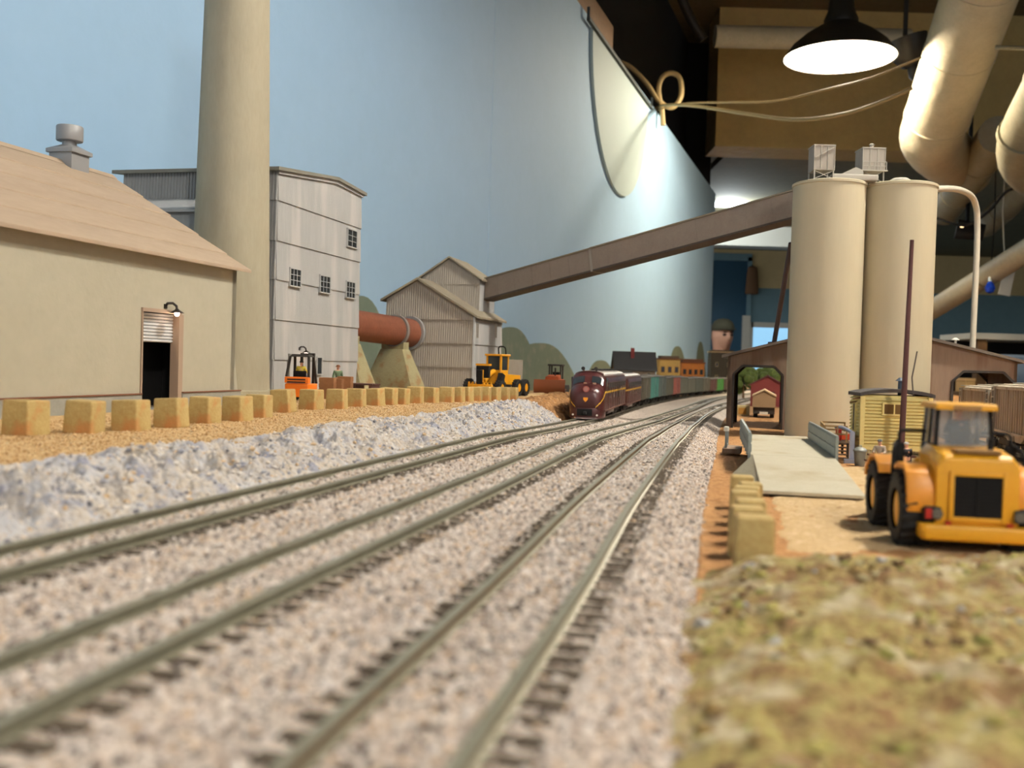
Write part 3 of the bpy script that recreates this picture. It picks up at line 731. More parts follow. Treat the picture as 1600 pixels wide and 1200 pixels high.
# --- smoke stack
ps = at(366, 380, 792)
st = thing('smoke_stack', 'tall tapering beige smoke stack between hall and grey tower', 'chimney', (ps.x - 2, ps.y, ZL))
M_stack = mat('stack_beige', (168, 160, 138), 0.85, col2=(158, 150, 128), size=50, stretch=(1, 1, 0.3), bump=0.1, bsize=3)
MB().lathe([(32.5, 0), (31.6, 20), (28.9, 128), (24.8, 313), (21.5, 470), (21.5, 476)], 64).build('shaft', M_stack, st)
MB().lathe([(34, -1), (34, 5), (32, 6)], 64).build('footing', M_concrete, st)
MB().lathe([(21, 470), (22.8, 471), (22.8, 480), (19, 480), (19, 470)], 48).build('lip', M_concrete, st)

# --- tall grey tower
O2 = gp(426, 617, ZL); FT = Fr(O2)
tw = thing('grey_tower', 'tall grey ribbed sheet metal tower beside the smoke stack', 'building', O2, -DANG)
qB = FT.rx(557, 600, 0); TL = qB.y; TD = 150
zb = [0, 30, 64, 98, 131, 165]
tp = 0.64; ze0 = FT.rx(440, 268, 0).z; zpk = FT.rx(531, 285, 0).z; ze1 = FT.rx(569, 305, 0).z
def ztop_front(t): return (ze0 + (zpk - ze0) * t / tp) if t < tp else (zpk + (ze1 - zpk) * (t - tp) / (1 - tp))
for i in range(6):
    z0 = zb[i]; last = i == 5
    zt_ = (lambda t: ztop_front(t)) if last else (lambda t, z1=zb[i+1] if i < 5 else 0: z1 + 0.4)
    zl_ = (lambda t: ze0) if last else zt_
    zr_ = (lambda t: ze1) if last else zt_
    lp = 1.1
    corrugated(MB(), (0, 0), (0, TL), z0, zt_, (1, 0), 2.6, 0.16, lp).build('front_siding', M_grey, tw, smooth=20)
    corrugated(MB(), (-TD, 0), (0, 0), z0, zl_, (0, -1), 3.0, 0.8, lp).build('side_siding', M_dgrey, tw, smooth=20)
    corrugated(MB(), (0, TL), (-TD, TL), z0, zr_, (0, 1), 3.0, 0.5, lp).build('side_siding', M_dgrey, tw, smooth=20)
    corrugated(MB(), (-TD, TL), (-TD, 0), z0, (lambda t: ztop_front(1 - t)) if last else zt_, (-1, 0), 3.0, 0.4, lp).build('back_siding', M_dgrey, tw, smooth=20)
pk = TL * tp
for (ya, za, yb, zb_) in ((-6, ze0 - 1.0, pk, zpk), (pk, zpk, TL + 5, ze1 - 1.2)):
    MB().prism([(ya, za), (yb, zb_), (yb, zb_ + 3.0), (ya, za + 3.0)], 'x', -TD - 8, 4).build('roof_slab', mat('tower_roof', (120, 118, 108), 0.7), tw)
MB().prism([(-1, ze0 - 3.2), (pk, zpk - 3.2), (TL + 1, ze1 - 3.4), (TL + 1, ze1 - 0.5), (pk, zpk), (-1, ze0 - 0.5)], 'x', 0.5, 2.0).build('fascia', M_grey, tw)
for (u0_, v0_, u1_, v1_, nx, nz) in ((542, 360, 556, 386, 2, 3), (452, 421, 468, 447, 3, 3), (499, 432, 514, 457, 3, 3), (540, 441, 553, 465, 3, 3), (494, 559, 501, 584, 1, 1)):
    a = FT.rx(u0_, (v0_ + v1_) / 2, 0.7); b = FT.rx(u1_, (v0_ + v1_) / 2, 0.7)
    zc0 = FT.rx((u0_ + u1_) / 2, v1_, 0.7).z; zc1 = FT.rx((u0_ + u1_) / 2, v0_, 0.7).z
    window_x(tw, 1.35, a.y, b.y, zc0, zc1, nx, nz, 1.1, M_grey)
a = FT.rx(450, 590, 0.7); b = FT.rx(478, 590, 0.7); zdt = FT.rx(465, 556, 0.7).z
d_ = MB().box(0.2, 2.6, a.y - 1.6, a.y, 0, zdt + 1.6).box(0.2, 2.6, b.y, b.y + 1.6, 0, zdt + 1.6).box(0.2, 3.0, a.y, b.y, zdt, zdt + 1.6).build('door', M_trim, tw)
MB().box(0.4, 1.7, a.y, b.y, 0, zdt).build('leaf', M_grey, d_)
MB().box(1.7, 2.3, b.y - 3, b.y - 2, 10, 11).build('knob', M_dark, d_)
q = FT.rx(470, 545, 0.7); gooseneck(tw, 0.8, q.y, q.z, 1.05, 0.0016)
# annex lean-to on the tower's near side
ax = MB(); za = FT.ry(300, 303, -30).z; 
xa0, xa1 = -TD + 5, -52
ax.prism([(0, 0), (0, za), (-34, za - 14), (-34, 0)], 'x', xa0, xa1).build('annex_wall', M_dgrey, tw)
MB().prism([(1, za), (1, za + 2), (-38, za - 14), (-38, za - 16)], 'x', xa0 - 4, xa1 + 3).build('annex_roof', M_grey, tw)

# --- house with penthouse, kiln, conveyor
qh = at(738, 606, 1122); O3 = Vector((qh.x, qh.y, ZL)); FH = Fr(O3)
hs = thing('conveyor_house', 'grey brown sided house with a raised penthouse roof', 'building', O3, -DANG)
HW = -FH.ry(603, 520, 0).x; HL = FH.rx(782, 570, 0).y
hpk = FH.ry(654, 438, 0); zr_ = FH.ry(745, 494, 0).z; zl_ = FH.ry(598, 467, 0).z
zbH = [0, 26, 53, 80]
def gtop(t):                     # t from left to right along the gable
    x = -HW + HW * t
    return zl_ + (hpk.z - zl_) * (x + HW) / (hpk.x + HW) if x < hpk.x else hpk.z + (zr_ - hpk.z) * (x - hpk.x) / (0 - hpk.x)
for i in range(4):
    last = i == 3
    f_ = gtop if last else (lambda t, z1=zbH[i+1] if i < 3 else 0: z1 + 0.4)
    corrugated(MB(), (-HW, 0), (0, 0), zbH[i], f_, (0, -1), 2.6, 0.18, 1.3).build('gable_siding', M_house, hs, smooth=20)
    corrugated(MB(), (0, 0), (0, HL), zbH[i], (lambda t: zr_) if last else f_, (1, 0), 2.6, 0.18, 1.3).build('side_siding', M_grey, hs, smooth=20)
    corrugated(MB(), (0, HL), (-HW, HL), zbH[i], (lambda t: gtop(1 - t)) if last else f_, (0, 1), 2.6, 0.18, 0.7).build('gable_siding', M_house, hs, smooth=20)
    corrugated(MB(), (-HW, HL), (-HW, 0), zbH[i], (lambda t: zl_) if last else f_, (-1, 0), 2.6, 0.18, 0.7).build('side_siding', M_house, hs, smooth=20)
for (xa, za, xb, zb_) in ((-HW - 6, zl_ - 3, hpk.x, hpk.z + 0.5), (hpk.x, hpk.z + 0.5, 5, zr_ - 2.5)):
    MB().prism([(xa, za), (xb, zb_), (xb, zb_ + 2.6), (xa, za + 2.6)], 'y', -5, HL + 5).build('roof_slab', M_hroof, hs)
MB().box(-0.6, 1.6, -1.6, 0.6, 0, zr_ - 1).build('corner_trim', mat('corner_pale', (188, 190, 190), 0.5), hs)
for u_ in (745, 774):
    a = FH.rx(u_, 517, 0.7); window_x(hs, 1.4, a.y - 1.6, a.y + 1.6, FH.rx(u_, 527, 0.7).z, FH.rx(u_, 506, 0.7).z, 1, 1, 0.7, M_house)
# penthouse
PY = 52
pl = FH.ry(660, 433, PY); pr = FH.ry(750, 436, PY); pp = FH.ry(703, 404, PY)
def ptop(t):
    x = pl.x + (pr.x - pl.x) * t
    return pl.z + (pp.z - pl.z) * (x - pl.x) / (pp.x - pl.x) if x < pp.x else pp.z + (pr.z - pp.z) * (x - pp.x) / (pr.x - pp.x)
zp0 = zr_ - 4
corrugated(MB(), (pl.x, PY), (pr.x, PY), zp0, lambda t: pl.z - 8, (0, -1), 2.6, 0.18, 0.5).build('penthouse_siding', M_house, hs, smooth=20)
corrugated(MB(), (pl.x, PY), (pr.x, PY), pl.z - 8.4, ptop, (0, -1), 2.6, 0.18, 0.8).build('penthouse_siding', M_house, hs, smooth=20)
corrugated(MB(), (pr.x, PY), (pr.x, HL), zp0, lambda t: pr.z, (1, 0), 2.6, 0.18).build('penthouse_siding', M_grey, hs, smooth=20)
corrugated(MB(), (pl.x, HL), (pl.x, PY), zp0, lambda t: pl.z, (-1, 0), 2.6, 0.18).build('penthouse_siding', M_house, hs, smooth=20)
corrugated(MB(), (pr.x, HL), (pl.x, HL), zp0, lambda t: ptop(1 - t), (0, 1), 2.6, 0.18).build('penthouse_siding', M_house, hs, smooth=20)
for (xa, za, xb, zb_) in ((pl.x - 4, pl.z - 2.4, pp.x, pp.z + 0.4), (pp.x, pp.z + 0.4, pr.x + 4, pr.z - 2.4)):
    MB().prism([(xa, za), (xb, zb_), (xb, zb_ + 2.2), (xa, za + 2.2)], 'y', PY - 4, HL + 4).build('penthouse_roof', M_hroof, hs)
# kiln
k1 = FH.ry(644, 521, 0); K1 = FH.wld(k1.x, 3, k1.z); K0 = FT.wld(-26, TL - 4, FT.loc(K1).z + 6)
kd = (K1 - K0).normalized(); KL = (K1 - K0).length
kn = thing('rotary_kiln', 'rusty brown rotary kiln tube joining grey tower and house', 'kiln')
M_kiln = mat('kiln_rust', (132, 80, 58), 0.6, 0.2, col2=(112, 66, 48), size=30, bump=0.1, bsize=3)
MB().cyl(K0, K1, 16.2, 16.2, 48).build('tube', M_kiln, kn)
M_ring = mat('ring_steel', (170, 166, 160), 0.4, 0.6)
kt = 0.76
for t_ in (kt,): MB().cyl(K0 + kd * (KL * t_ - 2), K0 + kd * (KL * t_ + 2), 18.2, n=48).build('riding_ring', M_ring, kn)
MB().cyl(K1 - kd * 7, K1 - kd * 3.6, 19.4, n=48).build('hood_flange', M_dgrey, kn)
for t_, lab, w0, w1 in ((kt, 'battered olive concrete pier under the kiln ring near the house', 21, 9), (0.14, 'battered olive concrete pier under the kiln beside the tower', 21, 10)):
    c = K0 + kd * (KL * t_); pz = c.z - 17.5 - ZL
    p_ = thing('kiln_pier', lab, 'pier', (c.x, c.y, ZL), -math.atan2(kd.x, kd.y), 'concrete kiln piers')
    MB().taper((-34, 34, -14, 14, 0), (-15, 15, -7, 7, pz - 3)).build('block', M_olive, p_, 0.4)
    MB().prism([(-15, pz - 3), (15, pz - 3), (15, pz + 5), (11, pz + 3.0), (6, pz + 0.6), (0, pz - 0.2), (-6, pz + 0.6), (-11, pz + 3.0), (-15, pz + 5)], 'y', -5, 5).build('cradle', M_olive, p_)
    for s_ in (-1, 1): MB().cyl((s_ * 12.5, -4, pz + 2), (s_ * 12.5, 4, pz + 2), 2.4, n=14).build('roller', M_dark, p_)
# conveyor gallery
CA = FH.wld(pr.x - 1, 84, 0); ca = at(757, 453, CA.y); CA.z = ca.z
CB = at(1300, 306, 905); cd = (CB - CA).normalized(); side = cd.cross(Vector((0, 0, 1))).normalized(); cup = side.cross(cd)
cv = thing('conveyor_gallery', 'long sloping grey brown conveyor gallery from house to silos', 'conveyor')
M_conv = mat('conveyor_siding', (146, 132, 118), 0.65, col2=(134, 120, 108), size=40)
CLn = (CB - CA).length
def gbox(t0, t1, w, h0, h1, material, name):
    mb = MB(); lo = []
    for t in (t0, t1):
        c = CA + cd * (CLn * t); lo.append([c + side * w + cup * h0, c + side * w + cup * h1, c - side * w + cup * h1, c - side * w + cup * h0])
    return mb.loft(lo).build(name, material, cv)
gbox(0, 0.385, 10, -12, 11, M_conv, 'gallery_section'); gbox(0.385, 1, 10.2, -12, 11.2, M_conv, 'gallery_section')
gbox(0, 0.386, 11.4, 11, 12.4, M_hroof, 'gallery_roof'); gbox(0.386, 1, 11.6, 11.2, 12.7, M_hroof, 'gallery_roof')
gbox(0, 1, 10.8, -14, -12, mat('girder_brown', (76, 66, 58), 0.7), 'bottom_girder')
gbox(0.382, 0.388, 11.0, -14, 12.4, M_house, 'joint_band')
for k in range(1, 16): gbox(k / 16 - 0.0015, k / 16 + 0.0015, 10.35, -12, 11, M_conv, 'rib')
# leaning support leg of the gallery
# ------------------------------------------------------------------ stone blocks along the left yard
M_blk = mat('block_ochre', (186, 164, 108), 0.85, col2=(170, 140, 84), size=16, amt=0.7, col3=(190, 132, 78), size3=16, bump=0.25, bsize=1.5)
def block_mesh(w, d, h, seed):
    r_ = random.Random(seed)
    mb = MB().taper((-w/2, w/2, -d/2, d/2, 0), (-w/2 * r_.uniform(.88, .97), w/2 * r_.uniform(.88, .97), -d/2 * .95, d/2 * .95, h))
    me = mb.mesh('stone_block', 0.9, 3); me.materials.append(M_blk); return me
BL = [(40, 681, 1.0), (131, 677, .97), (205, 674, .95), (268, 669, .95), (319, 663, .93), (371, 659, .92), (404, 654, .9), (443, 645, .98), (486, 641, .95), (526, 640, .95), (556, 637, .93),
      (586, 635, .9), (606, 634, .9), (625, 633, .9), (648, 631, .95), (672, 630, .9), (697, 629, .92), (714, 628, .9), (727, 627, .92), (742, 626, .9), (756, 625.5, .92), (770, 625, .92), (786, 624.5, .9), (799, 624, .9)]
pos_w = ['leftmost', 'second', 'third', 'fourth', 'fifth', 'sixth', 'seventh', 'eighth', 'ninth', 'tenth', 'eleventh', 'twelfth', 'thirteenth', 'fourteenth', 'fifteenth', 'sixteenth', 'seventeenth', 'eighteenth', 'nineteenth', 'twentieth', 'twenty-first', 'twenty-second', 'twenty-third', 'last']
BPTS = []
for k, (u_, v_, s_) in enumerate(BL):
    p = gp(u_, v_, ZL - 0.6)
    zz = float(z_yard(np.array([p.x]), np.array([p.y]), None)[0])
    o = bpy.data.objects.new('stone_block', block_mesh(12.6 * s_, 12.6 * s_, 14.2 * s_, k)); COL.objects.link(o)
    o.location = Vector((p.x, p.y, zz - 0.6)) * MM; o.rotation_euler = (R(rnd.uniform(-2, 2)), R(rnd.uniform(-3, 3)), -DANG + R(rnd.uniform(-9, 9)))
    if k == 0: lb = 'leftmost and nearest ochre stone block in the long yard row'
    elif k == 23: lb = 'farthest stone block of the long yard row, by the grader wheel'
    else: lb = pos_w[k] + ' ochre stone block from the left in the long yard row'
    tag(o, lb, 'block', 'stone blocks in a row along the sandy yard')
RB = [(1179, 868, 232, 1.08, 'nearest and largest stone block of the right column'), (1168, 0, 251, 1.04, 'second nearest stone block of the right column'), (1173, 0, 270, 1.0, 'third nearest stone block of the right column'),
      (1162, 0, 288, 1.0, 'fourth nearest stone block of the right column'), (1166, 0, 305, 0.95, 'fifth nearest stone block of the right column'), (1171, 0, 321, 0.9, 'sixth nearest stone block of the right column'), (1158, 0, 339, .92, 'farthest stone block of the right column near the ramp')]
for k, (u_, v_, Y, s_, lb) in enumerate(RB):
    zz = float(zsoil(Y)); p = at(u_, 800, Y)
    o = bpy.data.objects.new('stone_block', block_mesh(8.6 * s_, 8.0 * s_, 12.6 * s_, 40 + k)); COL.objects.link(o)
    o.location = Vector((p.x, Y, zz - 0.5)) * MM; o.rotation_euler = (0, 0, -DANG * 0.6 + R(rnd.uniform(-7, 7)))
    tag(o, lb, 'block', 'stone blocks in a column beside the right track')

# ------------------------------------------------------------------ silos
M_silo = mat('silo_cream', (190, 180, 152), 0.7, col2=(184, 174, 146), size=90, stretch=(1, 1, 0.2), bump=0.06, bsize=3)
YS = 850; gz = float(zsoil(YS))
c1 = at(1292, 400, YS); c2 = at(1402, 400, YS); sr = (c2 - c1).length / 2
zs = at(1295, 277, YS - sr).z - gz
M_sgrey = mat('silo_roof_grey', (168, 162, 150), 0.7)
silos = []
for c, lb in ((c1, 'left cream concrete silo that the conveyor reaches'), (c2, 'right cream concrete silo with a bent pipe on its side')):
    s_ = thing('cement_silo', lb, 'silo', (c.x, c.y, gz), 0, 'pair of cement silos'); silos.append(s_)
    MB().lathe([(sr - 0.15, -1), (sr - 0.15, zs - 3)], 96).build('shell', M_silo, s_)
    MB().lathe([(sr - 0.15, zs - 3), (sr + 0.7, zs - 2.6), (sr + 0.7, zs - 0.6), (sr - 0.4, zs), (1, zs + 0.6)], 96, close=False).build('rim', M_silo, s_)
# rooftop machinery
def bin_tower(parent, x, y, z0, w, h, legh, lbl):
    for sx in (-1, 1):
        for sy in (-1, 1): MB().box(x + sx * w * .46 - .5, x + sx * w * .46 + .5, y + sy * w * .46 - .5, y + sy * w * .46 + .5, z0, z0 + legh).build('leg', M_sgrey, parent)
    MB().bar((x - w*.46, y - w*.46, z0 + .4), (x + w*.46, y - w*.46, z0 + legh - .4), .5).bar((x + w*.46, y - w*.46, z0 + .4), (x - w*.46, y - w*.46, z0 + legh - .4), .5).build('brace', M_sgrey, parent)
    b = MB().box(x - w/2, x + w/2, y - w/2, y + w/2, z0 + legh, z0 + legh + h).build('filter_box', M_house, parent, 0.2, 1)
    MB().box(x - w/2 - .5, x + w/2 + .5, y - w/2 - .5, y + w/2 + .5, z0 + legh + h, z0 + legh + h + 1).build('lid', M_sgrey, b)
    for k in range(4): MB().box(x - w/2 + w * k / 3 - .25, x - w/2 + w * k / 3 + .25, y - w/2 - .4, y - w/2, z0 + legh, z0 + legh + h).build('rib', M_sgrey, b)
    return b
K_ = YS / F
q = at(1283, 262, YS - 12) - silos[0].location / MM
b1 = bin_tower(silos[0], q.x, q.y, zs + 0.3, 17, 20, 7.5, '')
MB().bar((q.x - 8, q.y - 9.4, zs + 18), (q.x + 8, q.y - 9.4, zs + 27), .8).build('stair', M_sgrey, b1)
q2 = at(1359, 262, YS + 8) - silos[1].location / MM
b2_ = bin_tower(silos[1], q2.x, q2.y, zs + 2, 19, 18.5, 10.5, '')
MB().lathe([(1.6, 0), (1.6, 4), (2.4, 4.2), (0.6, 5.4)], 14, (q2.x + 1, q2.y, zs + 32)).build('vent', M_sgrey, b2_)
mb = MB()
for z_ in (4, 7.5): mb.bar((q2.x - 10, q2.y - 12, zs + 12 + z_), (q2.x + 10, q2.y - 12, zs + 12 + z_), .5)
for k in range(5): mb.bar((q2.x - 10 + 5 * k, q2.y - 12, zs + 12.5), (q2.x - 10 + 5 * k, q2.y - 12, zs + 19.5), .5)
mb.box(q2.x - 11, q2.x + 11, q2.y - 12.6, q2.y - 9, zs + 11.6, zs + 12.5)
mb.build('railing', M_sgrey, b2_)
q = at(1330, 268, YS) - silos[0].location / MM
MB().prism([(q.x - 16, zs), (q.x - 16, zs + 5), (q.x + 2, zs + 14), (q.x + 8, zs + 11.5), (q.x + 8, zs)], 'y', -6, 14).build('headhouse', M_sgrey, silos[0])
q = at(1337, 270, YS - 22) - silos[0].location / MM
MB().box(q.x - 18, q.x + 20, -20, -8, zs + 0.2, zs + 5.4).build('distribution_box', M_sgrey, silos[0], 1.2, 3)
MB().lathe([(9, zs + 0.3), (9, zs + 3), (6, zs + 5), (1, zs + 5.6)], 24, (-3, -8, 0)).build('roof_hatch', M_sgrey, silos[1])
# bent white pipe
Pn = silos[1].location / MM
pp_ = [at(1440, 296, 876), at(1495, 294, 930), at(1521, 306, 985), at(1529, 340, 1000), at(1519, 556, 1000)]
pp_[-1] = pp_[-1] + (pp_[-1] - pp_[-2]) * 0.0; 
MB().tube([p - Pn for p in arc(pp_, 6)], 2.9, 14).build('bent_pipe', mat('pipe_pale', (196, 188, 168), 0.55), silos[1], label='pale bent pipe running from the silo top to the barn roof')

# ------------------------------------------------------------------ open barn behind the silos
O4 = gp(1134, 668, float(zsoil(1000))); FN = Fr(O4)
barn = thing('loading_barn', 'weathered brown open loading barn standing behind the silos', 'building', O4, -DANG)
M_barn = mat('barn_brown', (136, 116, 98), 0.8, col2=(122, 102, 84), size=30, stretch=(1, 1, 0.15), col3=(112, 86, 66), size3=14)
M_barnd = mat('barn_post_dark', (48, 42, 36), 0.8)
qe = FN.ry(1590, 566, 0); BW = qe.x; BD = 120
zeL = FN.ry(1134, 557, 0).z; zpk = FN.ry(1349, 506, 0); zeR = qe.z
xp = zpk.x; zp = zpk.z
oL0 = FN.ry(1145, 620, 0).x; oL1 = FN.ry(1222, 620, 0).x; zoL = FN.ry(1184, 572, 0).z
oR0 = FN.ry(1487, 620, 0).x; oR1 = FN.ry(1584, 620, 0).x; zoR = FN.ry(1530, 581, 0).z
def roofz(x): return zeL + (zp - zeL) * x / xp if x < xp else zp + (zeR - zp) * (x - xp) / (BW - xp)
def endwall(y0, y1):
    for a, b, nm in ((0, oL0, 'wall_pier'), (oL1, oR0, 'wall_pier'), (oR1, BW, 'wall_pier')):
        pts = [(a, 0), (b, 0), (b, roofz(b))] + ([(xp, zp)] if a < xp < b else []) + [(a, roofz(a))]
        MB().prism(pts, 'y', y0, y1).build(nm, M_barn, barn)
    for a, b, zo in ((oL0, oL1, zoL), (oR0, oR1, zoR)):
        c = (b - a) * 0.18
        MB().prism([(a, zo - c), (a + c, zo), (b - c, zo), (b, zo - c), (b, roofz(b)), (a, roofz(a))], 'y', y0, y1).build('lintel', M_barn, barn)
        MB().bar((a, y0 - .6, 0), (a, y0 - .6, zo - c), 2.2).bar((b, y0 - .6, 0), (b, y0 - .6, zo - c), 2.2).bar((a, y0 - .6, zo - c), (a + c, y0 - .6, zo), 2.2).bar((b, y0 - .6, zo - c), (b - c, y0 - .6, zo), 2.2).bar((a + c, y0 - .6, zo), (b - c, y0 - .6, zo), 2.2).build('opening_frame', M_barnd, barn)
endwall(0, 3); endwall(BD - 3, BD)
MB().box(0, 2.5, 0, BD, 0, zeL).build('side_wall', M_barn, barn); MB().box(BW - 2.5, BW, 0, BD, 0, zeR).build('side_wall', M_barn, barn)
for xa, xb in ((-6, xp), (xp, BW + 6)):
    za = zeL - 1.4 if xa < 0 else zp; zb_ = zp if xb == xp else zeR - 1.4
    MB().prism([(xa, za + 0.2), (xb, zb_ + 0.2), (xb, zb_ + 3), (xa, za + 3)], 'y', -5, BD + 5).build('roof_slab', mat('barn_roof', (96, 86, 76), 0.8), barn)
q = FN.ry(1493, 530, 40)
MB().lathe([(1.2, roofz(q.x) - 2), (1.2, roofz(q.x) + 9), (4.2, roofz(q.x) + 9.2), (1, roofz(q.x) + 11.5)], 14, (q.x, 40, 0)).build('roof_vent', M_white, barn)

# leaning support leg from the barn roof up to the gallery
a = at(1236, 380, 938); b = FN.ry(1209, 549, 26); b = Vector((b.x, 26, roofz(b.x) + 3.0)); b2 = FN.wld(b.x, b.y, b.z)
lg = thing('gallery_bent', 'thin dark leaning steel leg between barn roof and conveyor', 'support', b2)
MB().tube([Vector((0, 0, 0)), a - b2], 2.4, 10).build('strut', mat('strut_purple', (78, 64, 62), 0.6), lg)
MB().box(-5, 5, -5, 5, -0.6, 1.2).build('foot', M_dark, lg)

# ------------------------------------------------------------------ yellow scale office
M_yel = mat('clapboard_yellow', (238, 222, 150), 0.75, col2=(228, 210, 136), size=30)
ang_s = -math.atan(0.13)
O5 = gp(1345, 722, float(zsoil(585))); FS = Fr(O5, ang_s)
of = thing('scale_office', 'small cream yellow clapboard office with a dark arched roof', 'building', O5, ang_s)
SW = FS.ry(1452, 680, 0).x; SD = -0 + 30; zsk = FS.ry(1380, 700, 0).z; zev = FS.ry(1380, 622, 0).z
MB().box(0.4, SW - 0.4, 0.4, SD - 0.4, zsk, zev + 1.5).build('wall_core', M_yel, of)
cl = MB(); nb_ = 15
for k in range(nb_):
    z0 = zsk + (zev - zsk) * k / nb_; z1 = zsk + (zev - zsk) * (k + 1) / nb_ + 0.15
    cl.prism([(0.4, z0 + .55), (-1.3, z0 + .55), (-1.3, z0 + .9), (0.0, z1), (0.4, z1)], 'x', 0, SW)
cl.build('front_clapboards', M_yel, of, kind='stuff')
cl = MB()
for k in range(nb_):
    z0 = zsk + (zev - zsk) * k / nb_; z1 = zsk + (zev - zsk) * (k + 1) / nb_ + 0.15
    cl.prism([(0.4, z0 + .55), (-1.3, z0 + .55), (-1.3, z0 + .9), (0.0, z1), (0.4, z1)], 'y', 0, SD)
    cl.prism([(SW - 0.4, z0), (SW + 0.75, z0), (SW - 0.1, z1), (SW - 0.4, z1)], 'y', 0, SD)
cl.build('side_clapboards', M_yel, of, kind='stuff')
for x_ in (0, SW): MB().box(x_ - 1.4, x_ + 0.95, -1.5, 0.9, zsk, zev + 1).build('corner_board', M_yel, of)
MB().box(-0.9, SW + 0.9, -1.1, 0, zsk - 1.2, zsk + 0.5).build('sill_board', M_yel, of)
corrugated(MB(), (0.6, 0.4), (SW - 0.6, 0.4), 0, lambda t: zsk, (0, -1), 1.9, 0.6).build('skirting', mat('skirt_cream', (196, 182, 140), 0.7), of, smooth=0)
corrugated(MB(), (0.4, SD - 1), (0.4, 0.6), 0, lambda t: zsk, (-1, 0), 1.9, 0.6).build('skirting', MATS['skirt_cream'], of, smooth=0)
rf = []
for yy in (-2.2, SD + 2.2):
    lp_ = [(-2.0 + (SW + 4) * k / 16, yy, zev + 0.8 + 2.6 * math.sin(math.pi * k / 16) ** 0.8) for k in range(17)]
    lp2 = [(x_, y_, z_ + 2.0) for x_, y_, z_ in lp_][::-1]
    rf.append(lp_ + lp2)
MB().loft(rf).build('arched_roof', mat('roof_felt', (74, 70, 68), 0.85, bump=0.3, bsize=1.5), of)
wx0 = FS.ry(1381, 640, -1).x; wx1 = FS.ry(1413, 640, -1).x; wz0 = FS.ry(1395, 647, -1).z; wz1 = FS.ry(1395, 632, -1).z
f = MB().box(wx0 - 1, wx0, -2.2, -0.2, wz0 - 1, wz1 + 1).box(wx1, wx1 + 1, -2.2, -0.2, wz0 - 1, wz1 + 1).box(wx0, wx1, -2.2, -0.2, wz1, wz1 + 1).box(wx0, wx1, -2.4, -0.2, wz0 - 1, wz0).build('window', M_yel, of)
MB().box(wx0, wx1, -1.55, -1.4, wz0, wz1).build('pane', mat('pane_amber', (120, 88, 36), 0.3), f)
MB().box((wx0 + wx1) / 2 - .35, (wx0 + wx1) / 2 + .35, -2.0, -1.4, wz0, wz1).build('muntin', M_yel, f)
f = MB().box(-2.2, -0.3, 11, 11.8, zsk + 9, zev - 4).box(-1.5, -0.3, 18.2, 19, zsk + 9, zev - 4).box(-1.5, -0.3, 11, 19, zev - 4, zev - 3).box(-1.5, -0.3, 11, 19, zsk + 8, zsk + 9).build('window', M_yel, of)
MB().box(-1.6, -1.4, 11.8, 18.2, zsk + 9, zev - 4).build('pane', M_glass, f)
q = FS.ry(1407, 605, 22)
MB().lathe([(1.5, zev), (1.5, zev + 11)], 16, (q.x, 22, 0)).build('stove_pipe', mat('stove_blue', (70, 82, 96), 0.5), of)
MB().lathe([(3.2, zev + 10), (1, zev + 12)], 16, (q.x, 22, 0)).build('pipe_cap', MATS['stove_blue'], of)
for k in range(2): MB().bar((-5, 3 + 9 * k, zev - 1 - 2.5 * k), (3, 3 + 9 * k, zev + 0.5 - 2.5 * k), 1.0).build('rafter_end', M_wood, of)
# pole and whip
gz_ = float(zsoil(560)); pb = gp(1407, 727, gz_); pt = at(1425, 375, 560)
pl_ = thing('wooden_pole', 'tall thin dark brown pole in front of the yellow office', 'pole', pb)
MB().tube([Vector((0, 0, -1)), (pt - pb) * 0.5, pt - pb], [1.75, 1.45, 1.1], 14).build('shaft', mat('pole_brown', (92, 58, 56), 0.7, col2=(78, 48, 46), size=10, stretch=(1, 1, 0.2)), pl_)
MB().lathe([(2.4, -1), (2.3, 0.8), (1.8, 1.2)], 14).build('collar', M_dark, pl_)
px = [(1427, 722), (1428, 690), (1427, 660), (1429, 640), (1427, 615), (1425, 590), (1429, 570), (1433, 549)]
pts = [at(u_, v_, 572) for u_, v_ in px]; pts[0].z = float(zsoil(572)) - 0.5
tag(MB().tube(pts, 0.42, 6).build('wire_whip', mat('wire_grey', (92, 84, 76), 0.5)), 'thin bent wire standing right of the brown pole', 'wire')

# ------------------------------------------------------------------ truck scale with ramp
gz0 = float(zsoil(385)); O6 = gp(1190, 776, gz0); ang_k = -math.atan(0.20); FK = Fr(O6, ang_k)
sc = thing('truck_scale', 'grey concrete truck scale with a sloping ramp and side rails', 'scale', O6, ang_k)
KW = FK.ry(1353, 780, 0).x; DH = 7.0
ramp_l = 92.0; KE = ramp_l + 150
M_deck = mat('deck_concrete', (190, 182, 160), 0.85, col2=(178, 170, 146), size=24, bump=0.25, bsize=1.2, col3=(168, 152, 122), size3=40)
MB().prism([(0, 1.0), (0, 2.4), (ramp_l, DH + 1), (ramp_l, DH - 2)], 'x', 0, KW).build('ramp', M_deck, sc, 0.2, 1)
MB().box(-0.8, KW + 0.8, ramp_l + 0.8, KE, DH - 2.5, DH + 1).build('deck', M_deck, sc, 0.2, 1)
MB().prism([(0, -3.5), (ramp_l - 1, -3.5), (ramp_l - 1, DH - 1.5), (4, 1.2)], 'x', 3, KW - 3).box(3, KW - 3, ramp_l, KE, -3.5, DH - 2.4).build('base', M_barnd, sc)
MB().add([(0, 6, 1.6), (0, ramp_l, DH + 0.9), (-11, ramp_l, -3.5), (-2, 6, -2), (1, ramp_l, -3.5), (1, 6, -2)], [(0, 1, 2, 3), (1, 4, 2), (0, 3, 5), (0, 5, 4, 1), (2, 4, 5, 3)]).build('side_slope', M_concrete, sc)
